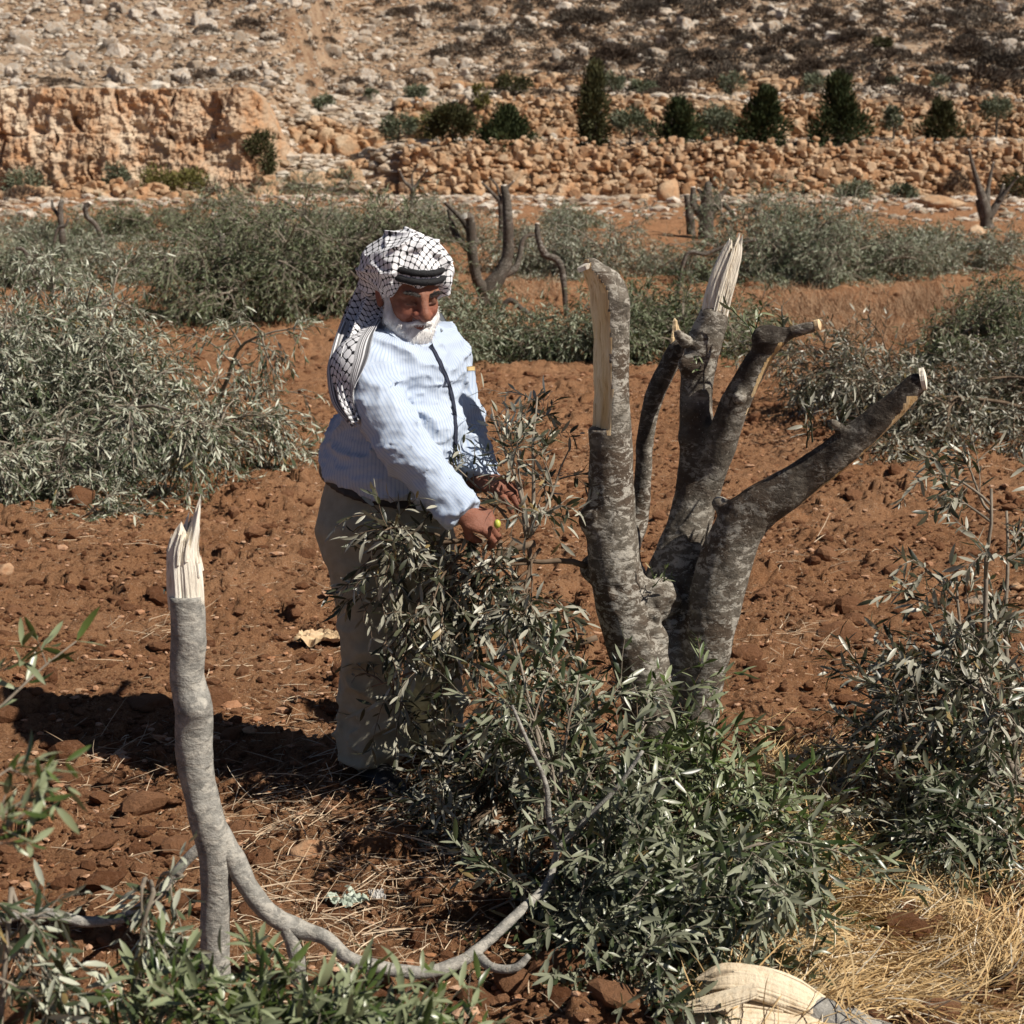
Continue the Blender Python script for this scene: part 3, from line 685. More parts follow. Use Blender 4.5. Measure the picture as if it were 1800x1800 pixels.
# ------------------------------------------------------------------ trees and shrubs of the terraces
def crown_tree(name, label, cat, p, h, w, kind, mat, seed, n=1800, leaf=(.16, .06), stem=.18, group=None):
    """trunk with a few limbs, crown of leaf sprays spread through an uneven volume"""
    rg = np.random.default_rng(seed); p = np.asarray(p, float); root = thing(name, p, label, cat, group)
    tk = MB(); lean = rg.normal(0, .05, 2)
    top = p + [lean[0] * h, lean[1] * h, h * (.8 if kind == 'cone' else .55)]
    tk.add(*limb([p - [0, 0, .15], p * .5 + top * .5 + [.03, 0, 0], top], [.05 * h * .5 + .02, .035 * h * .5 + .015, .015], 12, 8, .06, seed))
    for _ in range(6):
        t = rg.uniform(.3, .85); s = p * (1 - t) + top * t; a = rg.uniform(0, 6.28)
        e = s + np.array([math.cos(a) * w * .35, math.sin(a) * w * .35, h * .18]); tk.add(*limb([s, (s + e) / 2 + [0, 0, .03], e], [.02, .015, .008], 6, 5, .05, seed))
    tk.build('trunk', BARKF, root)
    nb = {'cone': 60, 'column': 40, 'round': 26, 'bush': 26}[kind]; n = int(n * {'cone': 2.4, 'column': 2.2, 'round': 1.5, 'bush': 1.7}[kind])
    # clumps
    if kind == 'cone':
        t = rg.uniform(0, 1, nb) ** 1.25; rr = (w / 2) * (1 - t * .82) * rg.uniform(.25, 1.4, nb) * (.85 + .3 * np.sin(t * 17 + seed)); z = h * (.06 + .90 * t); cr = w * rg.uniform(.11, .24, nb) * (1.15 - .6 * t)
    elif kind == 'column':
        t = rg.uniform(0, 1, nb); rr = (w / 2) * (np.sin(np.pi * (t * .80 + .16)) ** .7) * rg.uniform(.3, .85, nb); z = h * (.04 + .93 * t); cr = np.full(nb, w * .30)
    else:
        v = nrm(rg.normal(size=(nb, 3))) * rg.uniform(.5, 1., (nb, 1)) ; v[:, 2] = v[:, 2] * .9
        rr = np.hypot(v[:, 0], v[:, 1]) * w * .42; z = h * (stem + (1 - stem) * (.5 + .42 * v[:, 2])); cr = w * rg.uniform(.12, .22, nb)
    a = rg.uniform(0, 2 * math.pi, nb); C = np.stack([p[0] + lean[0] * z + rr * np.cos(a), p[1] + lean[1] * z + rr * np.sin(a), p[2] + z], -1)
    cr = np.broadcast_to(cr, (nb,)); i = rg.integers(0, nb, n); q = nrm(rg.normal(size=(n, 3))) * rg.uniform(.2, 1., (n, 1)) ** .6
    if kind in ('cone', 'column'): q[:, 2] *= 1.6
    B = C[i] + q * cr[i][:, None]; ctr = p + np.array([0, 0, h * .4]); D = nrm(B - ctr) * .7 + q * .6 + [0, 0, .7 if kind in ('cone', 'column') else .1] + rg.normal(0, .35, (n, 3))
    lf = MB(); ct = rg.uniform(-.25, .25, nb)
    leaves(lf, B, D, rg.normal(size=(n, 3)) + [0, 0, .8], rg.uniform(.6, 1.2, n) * leaf[0], rg.uniform(.7, 1.2, n) * leaf[1], rg, 0, .1, tint=np.clip(rg.uniform(.1, .9, n) + ct[i], 0, 1))
    lf.build('crown', mat, root, smooth=False); return root
def on_hill(px, py, Y):
    p = at(px, py, Y); p[2] = float(hillz(p[0], p[1])); return p
def hill_tree(name, label, cat, px, pbase, ptop, wpx, Y, kind, mat, seed, n=1800, leaf=(.16, .06), group=None, stem=.18):
    p = on_hill(px, pbase, Y); z0 = p[2]; ztop = at(px, ptop, Y)[2]
    return crown_tree(name, label, cat, p, max(.4, ztop - z0), wpx * Y / FPX, kind, mat, seed, n, leaf, stem, group)
G1 = 'cypress trees on the terrace'
hill_tree('cypress_tree', 'tall narrow columnar cypress leaning slightly right on the terrace', 'tree', 1043, 278, 122, 50, 62.2, 'column', CYPRESS2, 1, 2600, (.2, .06), G1)
hill_tree('cypress_tree', 'dark conical cypress just right of the round crowned olive sapling', 'tree', 1190, 268, 178, 76, 62.3, 'cone', CYPRESS, 2, 2400, (.19, .06), G1)
hill_tree('cypress_tree', 'broad dark cypress between the thin olive sapling and the biggest cypress', 'tree', 1335, 264, 160, 86, 62.5, 'cone', CYPRESS, 3, 2800, (.19, .06), G1)
hill_tree('cypress_tree', 'biggest dark cypress with the widest spreading base', 'tree', 1473, 262, 140, 104, 62.6, 'cone', CYPRESS, 4, 3200, (.2, .06), G1)
hill_tree('cypress_tree', 'small conical cypress at right above the rightmost cut tree', 'tree', 1652, 250, 178, 72, 64.0, 'cone', CYPRESS2, 5, 1900, (.17, .055), G1)
hill_tree('cypress_tree', 'dark bushy cypress nearest above the man', 'tree', 888, 286, 195, 84, 61.8, 'cone', CYPRESS, 6, 2600, (.19, .06), G1)
hill_tree('evergreen_tree', 'ragged brownish evergreen left of the dark bushy cypress', 'tree', 793, 290, 188, 92, 61.9, 'bush', CYPRESS2, 7, 2400, (.19, .06))
hill_tree('evergreen_tree', 'leaning dark bush at the end of the cliff', 'bush', 465, 292, 228, 84, 61.4, 'bush', CYPRESS2, 8, 1600, (.17, .06))
G2 = 'young olive trees on the terraces'
hill_tree('young_olive_tree', 'round crowned olive sapling on a slim trunk beside the columnar cypress', 'tree', 1107, 262, 193, 70, 62.5, 'round', SAPLING, 9, 1500, (.14, .05), G2, .35)
hill_tree('young_olive_tree', 'grey green olive sapling between two dark cypresses', 'tree', 1262, 245, 182, 66, 64.4, 'round', SAPLING, 10, 1400, (.14, .05), G2, .2)
hill_tree('young_olive_tree', 'slender olive sapling right of the biggest cypress', 'tree', 1570, 235, 186, 46, 64.8, 'round', SAPLING, 11, 900, (.13, .05), G2, .3)
hill_tree('young_olive_tree', 'rightmost olive sapling with a bare slim trunk', 'tree', 1750, 243, 168, 58, 64.5, 'round', SAPLING, 12, 1100, (.13, .05), G2, .4)
hill_tree('young_olive_tree', 'drooping olive sapling left of the ragged evergreen', 'tree', 697, 265, 200, 64, 62.7, 'round', SAPLING, 13, 1200, (.14, .05), G2, .2)
hill_tree('young_olive_tree', 'grey olive sapling on the edge of the second terrace above the ragged evergreen', 'tree', 732, 198, 152, 50, 68.6, 'round', SAPLING, 14, 900, (.13, .05), G2, .15)
hill_tree('young_olive_tree', 'yellowish sapling above the dark bushy cypress', 'tree', 905, 188, 132, 70, 69, 'round', CYPRESS2, 15, 1200, (.14, .05), G2, .15)
hill_tree('young_olive_tree', 'small grey sapling directly behind the columnar cypress top', 'tree', 1075, 178, 128, 48, 70.5, 'round', SAPLING, 16, 800, (.13, .05), G2, .15)
hill_tree('young_olive_tree', 'low wide grey sapling right of the columnar cypress top', 'tree', 1128, 175, 142, 50, 70.6, 'round', SAPLING, 17, 800, (.13, .05), G2, .15)
hill_tree('young_olive_tree', 'grey sapling on the upper wall between the two broad cypresses', 'tree', 1285, 168, 128, 48, 70.8, 'round', SAPLING, 18, 800, (.13, .05), G2, .15)
hill_tree('young_olive_tree', 'faint grey sapling left of the biggest cypress tip', 'tree', 1432, 160, 128, 56, 71.2, 'round', SAPLING, 19, 800, (.13, .05), G2, .1)
hill_tree('young_olive_tree', 'tiny green sapling above the slender sapling', 'tree', 1568, 160, 137, 28, 71.5, 'round', SAPLING, 20, 400, (.13, .05), G2, .1)
hill_tree('young_olive_tree', 'tiny green sapling above the small conical cypress', 'tree', 1648, 158, 133, 34, 71.5, 'round', SAPLING, 21, 400, (.13, .05), G2, .1)
hill_tree('young_olive_tree', 'small dark sapling alone high on the slope at right', 'tree', 1545, 118, 78, 46, 76, 'round', CYPRESS2, 22, 700, (.13, .05), G2, .1)
hill_tree('young_olive_tree', 'lone green sapling just right of the cliff top', 'tree', 570, 208, 165, 40, 67.4, 'round', SAPLING, 23, 700, (.13, .05), G2, .1)
hill_tree('young_olive_tree', 'smallest sapling between the cliff top and the second terrace', 'tree', 652, 192, 165, 28, 68.8, 'round', SAPLING, 24, 400, (.12, .05), G2, .1)
G3 = 'low green shrubs below the cliff and walls'
for lab, px, pb, pt, w, Y, mt in (
    ('grey green shrub under the middle of the cliff', 207, 318, 286, 56, 59.6, SAPLING), ('low green shrub at the left foot of the cliff', 45, 314, 296, 86, 59.4, SAPLING),
    ('yellowish shrub under the right half of the cliff', 275, 312, 290, 80, 60.0, YELLOWSHRUB), ('yellow green shrub at the very end of the cliff foot', 330, 312, 292, 56, 59.8, YELLOWSHRUB),
    ('yellow green shrub beside the ragged evergreen', 752, 232, 196, 70, 63.9, YELLOWSHRUB), ('yellow green shrub above the dark bushy cypress', 845, 215, 140, 34, 66.6, YELLOWSHRUB),
    ('green bushy clump at the foot of the long wall right of centre', 1500, 352, 322, 76, 58.0, SAPLING), ('round green shrub at the foot of the long wall at right', 1585, 354, 324, 44, 57.0, SAPLING),
    ('green shrub at the right edge before the long wall', 1785, 345, 305, 60, 57.5, CYPRESS2)):
    p = at(px, pb, Y); p[2] = float(max(hillz(p[0], p[1]) if Y > 59.5 else -9, gh_lo(p[0], p[1])))
    crown_tree('green_shrub', lab, 'shrub', p, max(.35, at(px, pt, Y)[2] - p[2]), w * Y / FPX, 'bush', mt, int(px), 700, (.14, .05), .0, G3)

def shrubs():
    """low thorny cushions: four are built, the rest are copies"""
    rg = np.random.default_rng(77); protos = []
    for k in range(6):
        mb = MB(); n = 700; v = nrm(rg.normal(size=(n, 3))); v[:, 2] = np.abs(v[:, 2]); lump = 1 + .35 * perlin(v[:, 0] * 2.2, v[:, 1] * 2.2, v[:, 2] * 2.2, 90 + k)
        rr = rg.uniform(.45, 1, n) ** .5 * lump; B = v * rr[:, None] * [1, .9, .62]
        leaves(mb, B, v + rg.normal(0, .5, (n, 3)) + [0, 0, .3], rg.normal(size=(n, 3)), rg.uniform(.14, .26, n), rg.uniform(.035, .065, n), rg, 0, .1)
        o = mb.build('thorny_shrub', SHRUB if k % 2 else SHRUB2, None, False); COL.objects.unlink(o); protos.append(o)
    made = 0
    def put(p, s, sz, lab, grp, k):
        nonlocal made
        o = protos[k % 6].copy() if made >= 6 else protos[made]
        made += 1; COL.objects.link(o); o.location = p; o.scale = (s, s * rg.uniform(.7, 1), sz); o.rotation_euler = (0, 0, rg.uniform(0, 6.28)); tag(o, lab, 'shrub', grp)
    spec = [('dark round shrub sitting on the long wall beside the man', 925, 302, 34, 60.2, .85), ('brown shrub growing out of the long wall at right', 1683, 322, 50, 59.7, 1.5), ('small grey shrub low on the pale tumbled wall', 618, 340, 38, 58.8, .7),
            ('brown shrub on the field edge at far left', 40, 350, 70, 55, .8), ('rust brown shrub below the cliff end', 378, 322, 40, 57.5, .6), ('purple brown shrub behind the left of the row of cypresses', 1150, 235, 60, 65.2, .9),
            ('purple brown shrub left of the broad cypress', 1225, 222, 60, 65.3, .9), ('purple brown shrub touching the broad cypress', 1300, 225, 70, 65.4, .9), ('dark brown shrub right of the rightmost sapling', 1775, 225, 60, 66, .8), ('large shadowy shrub at the right end of the upper terrace', 1720, 145, 140, 73, .6)]
    for j, (lab, px, py, w, Y, asp) in enumerate(spec):
        p = at(px, py, Y); zh = float(hillz(p[0], p[1])) if Y > 60 else float(gh_lo(p[0], p[1])); p[2] = max(zh, p[2] - .3); s = w / 2 * Y / FPX
        put(p, s, s * asp * 1.3, lab, None, j)
    done = 0; tries = 0
    while done < 290 and tries < 8000:
        tries += 1; px, py = rg.uniform(-20, 1820), rg.uniform(-5, 168)
        dens = .07 + .9 * float(sstep(650, 1150, px + 2.2 * (60 - py))) ; 
        if 128 < py < 166 and px < 760: dens = .55
        if py > 135 and px > 800: dens *= .6
        if px < 520 and py > 160: continue
        dens *= .75 + .5 * float(perlin2(px * .006, py * .02, 61))
        if rg.uniform() > dens: continue
        p = hill_at(px, py + 4)
        if p is None: continue
        s = float(np.clip(np.exp(rg.normal(-.62, .38)), .3, 1.1)) * (.65 if px < 700 else 1.)
        p[2] = float(hillz(p[0], p[1])) - .05
        put(p, s, s * rg.uniform(.75, 1.15), 'low brown thorny shrub growing on the stony hillside', 'thorny shrubs scattered over the hillside', int(rg.integers(0, 6))); done += 1
    # past the three hundred: the smallest tufts of the same scrub
    mb = MB(); n = 0
    while n < 900:
        px, py = rg.uniform(300, 1820), rg.uniform(-5, 172); p = hill_at(px, py)
        if p is None or rg.uniform() > .22 + .78 * float(sstep(600, 1100, px)) or (px < 560 and py > 150): continue
        m = 60; s = rg.uniform(.15, .40); v = nrm(rg.normal(size=(m, 3))); v[:, 2] = np.abs(v[:, 2]); B = p + v * s * rg.uniform(.4, 1, (m, 1)) * [1, 1, .8]; B[:, 2] = B[:, 2] - p[2] + float(hillz(p[0], p[1]))
        leaves(mb, B, v + rg.normal(0, .5, (m, 3)) + [0, 0, .4], rg.normal(size=(m, 3)), rg.uniform(.09, .18, m), rg.uniform(.03, .05, m), rg, 0, .1); n += 1
    tag(mb.build('low_scrub', SHRUB, None, False), kind='stuff')
shrubs()
# ------------------------------------------------------------------ cut olive trees and heaps of boughs in the field behind
def cut_end(root, p, d, r, seed, mat=None, name='cut_end'):
    """the raw sawn face of a limb, a slightly domed disc standing proud of the bark"""
    d = nrm(np.asarray(d, float)); a = nrm(np.cross(d, [.31, .2, .9])); b = np.cross(d, a); th = np.arange(14) * 2 * math.pi / 14
    rr = r * (1 + .06 * np.sin(th * 3 + seed)); ring = lambda f, h: p + f * rr[:, None] * (np.cos(th)[:, None] * a + np.sin(th)[:, None] * b) + d * h
    V = np.concatenate([ring(.97, -.006), ring(.97, .006), ring(.5, .009), [p + d * .010]]); i = np.arange(14); j = (i + 1) % 14
    F = [np.concatenate([np.stack([i, j, j + 14, i + 14], -1), np.stack([i + 14, j + 14, j + 28, i + 28], -1)]), np.stack([i + 28, j + 28, np.full(14, 42)], -1)]
    return mesh(name, V, F, mat or WOOD, root, smooth=False)
def splinters(root, p, d, r, L, seed, mat=None, n=15, lean=(0, 0, 0), name='splintered_wood', spread=.5, side=(1., 0, 0)):
    """torn wood: a bundle of long fibres of uneven length, welded in one mesh"""
    rg = np.random.default_rng(seed); d = nrm(np.asarray(d, float)); sd = nrm(np.asarray(side, float) - d * np.dot(side, d)); b = np.cross(d, sd); mb = MB(); lean = np.asarray(lean, float)
    for k in range(n):
        u, v = rg.uniform(-.8, .8), rg.uniform(-.6, .6)
        if k == 0: u = v = 0
        s = p + sd * u * r + b * v * r; ll = L * (1 if k == 0 else rg.uniform(.45, .97) * (1 - .25 * abs(u - .25)))
        conv = -sd * u * r * spread - b * v * r * spread
        P = [s - d * r * .5, s + d * ll * .35 + lean * .15 + conv * .3, s + d * ll * .7 + lean * .5 + conv * .7, s + d * ll + lean + conv]
        w = r * (.62 if k == 0 else rg.uniform(.22, .40)); Q = catmull(P, 14); t = np.linspace(0, 1, 14)
        rad = w * (1 - .55 * t ** 2) * (1 + .10 * rg.normal(size=14)); rad[-1] = w * .06; rad[-2] = w * rg.uniform(.15, .4)
        V, F = tubes(Q[None], rad[None], 6); c = np.concatenate([np.repeat(Q, 6, 0), Q[:1], Q[-1:]])
        off = V - c; fl = off - b * np.sum(off * b, -1, keepdims=True) * .35; mb.add(c + fl, F)
    return mb.build(name, mat or WOOD, root, smooth=False)
def stump(label, Y, limbs, seed, base=None, group='sawn olive trees standing in the field', ends=True, slim=.85):
    """limbs: lists of (px, py, width px[, dY]); the first runs from the ground"""
    rg = np.random.default_rng(seed); l0 = limbs[0]; p0 = at(l0[0][0], l0[0][1], Y); p0[2] = float(gh_lo(p0[0], p0[1]))
    root = thing('cut_olive_tree', p0, label, 'tree', group); mb = MB(); tips = []
    for j, L in enumerate(limbs):
        dy = rg.uniform(-.35, .35) if j else 0.
        pts = [at(q[0], q[1], Y + dy * (i / max(1, len(L) - 1))) for i, q in enumerate(L)]; rad = [q[2] * Y / FPX / 2 * slim for q in L]
        if j == 0: pts[0] = np.array([pts[0][0], Y, p0[2] - .12])
        pts = [p + rg.normal(0, .012, 3) * (Y / 25) for p in pts]
        mb.add(*limb(pts, rad, 8 + 6 * len(L), 9, .10, seed + j, 5.)); tips.append((pts[-1], pts[-1] - pts[-2], rad[-1]))
    mb.build('trunk', BARKF, root)
    if ends:
        for k, (p, d, r) in enumerate(tips): cut_end(root, p, d, r, seed + k)
    return root
stump('three limbed sawn olive tree behind the left broken branch and the man', 23.0, [[(850, 522, 44), (862, 512, 42), (880, 480, 28), (895, 440, 24), (892, 360, 20), (888, 325, 14)], [(856, 515, 36), (838, 490, 24), (832, 440, 22), (825, 385, 20), (818, 380, 14)], [(838, 430, 18), (812, 385, 12), (782, 355, 7)], [(870, 490, 16), (905, 470, 13), (920, 420, 9), (942, 412, 6)], [(824, 440, 14), (800, 408, 14), (788, 368, 10)]], 31)
stump('sawn olive tree with a cluster of thick short limbs right of centre', 37.5, [[(1240, 445, 26), (1240, 410, 24), (1240, 372, 24), (1246, 330, 12), (1246, 322, 8)], [(1240, 385, 16), (1222, 360, 12), (1218, 328, 8)], [(1242, 378, 16), (1262, 352, 10), (1278, 330, 6)], [(1240, 372, 12), (1233, 345, 9), (1228, 330, 6)], [(1240, 380, 14), (1272, 362, 9), (1295, 385, 5)]], 32, slim=1.15)
stump('dark sawn stub leaning against the cluster limbed tree', 38.5, [[(1216, 405, 20), (1212, 380, 18), (1207, 345, 12)]], 33)
stump('rightmost sawn olive tree with long upright forked limbs', 40.0, [[(1737, 432, 30), (1735, 400, 28), (1730, 360, 22), (1716, 310, 10), (1703, 262, 6)], [(1733, 372, 18), (1738, 330, 9), (1745, 285, 5)], [(1737, 385, 20), (1757, 350, 14), (1762, 325, 7)], [(1757, 352, 9), (1780, 320, 5), (1790, 310, 4)], [(1733, 390, 18), (1722, 370, 14), (1718, 350, 8)]], 34)
stump('small dark sawn olive tree with outspread limbs left of the man', 36.0, [[(494, 412, 18), (494, 390, 17), (486, 370, 9), (475, 352, 5)], [(494, 390, 12), (478, 382, 8), (462, 365, 6)], [(494, 388, 12), (498, 365, 8), (499, 350, 5)], [(497, 382, 9), (520, 378, 5), (552, 392, 3)]], 35)
stump('single sawn post standing behind the boughs left of the man', 22.0, [[(386, 475, 18), (387, 450, 16), (389, 425, 14), (390, 412, 13)]], 36)
stump('small bare sawn olive tree behind the man in front of the tumbled wall', 50.0, [[(723, 352, 12), (724, 335, 11), (715, 320, 7), (700, 300, 3)], [(724, 336, 9), (738, 318, 5), (752, 300, 3)], [(724, 330, 6), (727, 305, 3), (732, 290, 2)]], 37)
stump('slim many branched sawn olive tree above the three limbed one', 36.0, [[(879, 395, 16), (880, 365, 14), (872, 345, 8), (845, 322, 4)], [(880, 365, 10), (892, 335, 7), (905, 318, 4)], [(880, 355, 8), (872, 325, 5), (860, 310, 3)]], 38)
stump('two pronged sawn olive tree among the far left boughs', 32.0, [[(110, 400, 16), (108, 375, 12), (108, 350, 8)], [(109, 385, 9), (95, 365, 7), (88, 350, 5)]], 39)
stump('pale broken limb sticking up from the far left boughs', 31.0, [[(195, 425, 9), (172, 402, 10), (153, 380, 10), (152, 365, 12), (158, 355, 9)]], 40)
stump('bent bare branch standing alone beside the three limbed tree', 21.0, [[(1000, 505, 10), (985, 470, 14), (958, 445, 15), (948, 420, 13), (943, 392, 9)]], 41)
stump('thin sawn tree on the field edge left of the large upright boulder', 50.0, [[(1140, 388, 7), (1138, 370, 6), (1132, 352, 3)], [(1139, 372, 4), (1150, 352, 2)]], 42)
stump('pale forked dead branch lying on the far left boughs', 24.0, [[(72, 468, 7), (50, 450, 9), (28, 435, 8)], [(50, 450, 7), (80, 449, 6), (98, 456, 4)]], 43, ends=False)
stump('pale dead branch arching over the boughs at far left', 30.0, [[(80, 425, 5), (98, 408, 7), (115, 398, 7), (121, 385, 5)]], 44, ends=False)
stump('dark crooked limb low against the sawn cluster', 25.5, [[(1190, 470, 6), (1205, 450, 9), (1240, 445, 9), (1275, 432, 7), (1330, 420, 4)]], 45, ends=False)
stump('curved bare limb lying below the three limbed tree', 19.5, [[(862, 530, 8), (890, 528, 11), (920, 545, 11), (945, 560, 8), (980, 556, 5)]], 46, ends=False)

def heap(label, px0, px1, py, height_px, n, seed, mat, Y=None, leaf=.075, spacing=.034, lod=0, nsub=9, ntw=7, sub=(.3, .6), tw=(.15, .3), up=(.2, .9), depth=.5, group='heaps of cut olive boughs in the field', W=.22, droop=.7, twigmat=None, flip=.4, wl=1., tail=0., ang=36):
    rg = np.random.default_rng(seed); a = ground_at(px0, py) if Y is None else at(px0, py, Y); b = at(px1, py, a[1]); sc = a[1] / FPX; h = height_px * sc
    back = np.array([0, depth, 0]); L = (.65, 1.1)
    m = heap_mains(rg, a + back, b + back, n, h, depth * .6, L, (tail, -.35, 0), up)
    base = (a + b) / 2 + back; base[2] = float(gh_lo(base[0], base[1]))
    k = h / 1.0
    return brush('olive_bough_heap', label, 'olive boughs', base, m, rg, mat, group, nsub, ntw, (sub[0] * k * wl, sub[1] * k * wl), (tw[0] * max(k, .7), tw[1] * max(k, .7)), leaf, spacing, lod, .018 * k, droop, .8, .10, twigmat, W, flip, 8, ang)
heap('big silvery heap of cut boughs on the soil at left with drooping sprays', -140, 170, 872, 300, 46, 101, LEAF_SILVER, None, .066, .027, 1, 11, 8, (.30, .60), (.16, .34), (.15, .8), .55, droop=.9, flip=.5, W=.165, tail=.15, ang=26)
heap('upright silvery boughs rising behind the big heap at left', -90, 150, 770, 300, 30, 102, LEAF_SILVER, 10.4, .066, .028, 1, 10, 8, up=(.8, 1.9), droop=.6, W=.165, ang=28)
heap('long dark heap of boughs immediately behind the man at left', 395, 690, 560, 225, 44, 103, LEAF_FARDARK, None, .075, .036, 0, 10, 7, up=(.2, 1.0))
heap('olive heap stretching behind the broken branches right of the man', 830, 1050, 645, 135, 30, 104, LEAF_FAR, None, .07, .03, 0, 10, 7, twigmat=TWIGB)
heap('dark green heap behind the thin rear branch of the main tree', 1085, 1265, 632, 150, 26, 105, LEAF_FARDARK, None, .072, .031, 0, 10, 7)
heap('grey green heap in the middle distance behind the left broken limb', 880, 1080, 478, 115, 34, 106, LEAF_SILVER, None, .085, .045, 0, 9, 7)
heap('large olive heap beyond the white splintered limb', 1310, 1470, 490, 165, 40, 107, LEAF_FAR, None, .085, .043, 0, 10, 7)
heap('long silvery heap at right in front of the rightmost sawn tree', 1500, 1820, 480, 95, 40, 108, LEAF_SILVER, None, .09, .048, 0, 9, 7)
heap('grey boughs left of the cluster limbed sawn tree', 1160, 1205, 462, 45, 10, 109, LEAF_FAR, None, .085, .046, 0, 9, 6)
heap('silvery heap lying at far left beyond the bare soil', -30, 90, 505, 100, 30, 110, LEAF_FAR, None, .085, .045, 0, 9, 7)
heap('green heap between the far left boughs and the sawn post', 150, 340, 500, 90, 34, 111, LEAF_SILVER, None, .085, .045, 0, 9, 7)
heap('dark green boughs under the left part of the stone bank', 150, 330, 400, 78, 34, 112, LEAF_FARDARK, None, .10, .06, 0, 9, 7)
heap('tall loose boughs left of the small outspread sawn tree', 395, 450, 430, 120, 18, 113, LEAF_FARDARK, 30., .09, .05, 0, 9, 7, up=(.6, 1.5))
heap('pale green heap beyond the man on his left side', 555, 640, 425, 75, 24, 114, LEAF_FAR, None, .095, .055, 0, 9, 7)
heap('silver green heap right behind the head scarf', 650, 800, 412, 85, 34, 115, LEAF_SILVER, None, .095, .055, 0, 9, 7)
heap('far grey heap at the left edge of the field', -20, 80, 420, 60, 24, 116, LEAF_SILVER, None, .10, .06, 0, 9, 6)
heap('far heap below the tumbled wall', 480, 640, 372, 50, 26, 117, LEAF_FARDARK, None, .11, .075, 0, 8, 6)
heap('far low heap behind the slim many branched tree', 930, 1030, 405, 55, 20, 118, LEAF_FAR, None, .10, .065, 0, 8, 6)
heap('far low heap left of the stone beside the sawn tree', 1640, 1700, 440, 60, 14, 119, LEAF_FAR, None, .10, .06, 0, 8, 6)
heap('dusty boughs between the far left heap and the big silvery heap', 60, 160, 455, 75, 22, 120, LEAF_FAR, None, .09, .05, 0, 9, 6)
heap('loose grey green boughs at right behind the longest limb', 1590, 1850, 770, 230, 34, 121, LEAF_DULL, None, .06, .026, 1, 10, 8, (.35, .7), (.18, .36), (.1, .55), .6, W=.2, twigmat=TWIGB, flip=.5)
heap('darker boughs at the right edge above the loose grey green ones', 1730, 1870, 650, 185, 26, 122, LEAF_FARDARK, None, .065, .03, 0, 10, 7)
heap('sparse wilted boughs on the soil beyond the longest limb', 1560, 1700, 690, 85, 9, 123, LEAF_DULL, 12.5, .06, .03, 1, 8, 7, up=(.1, .5), twigmat=TWIGB)
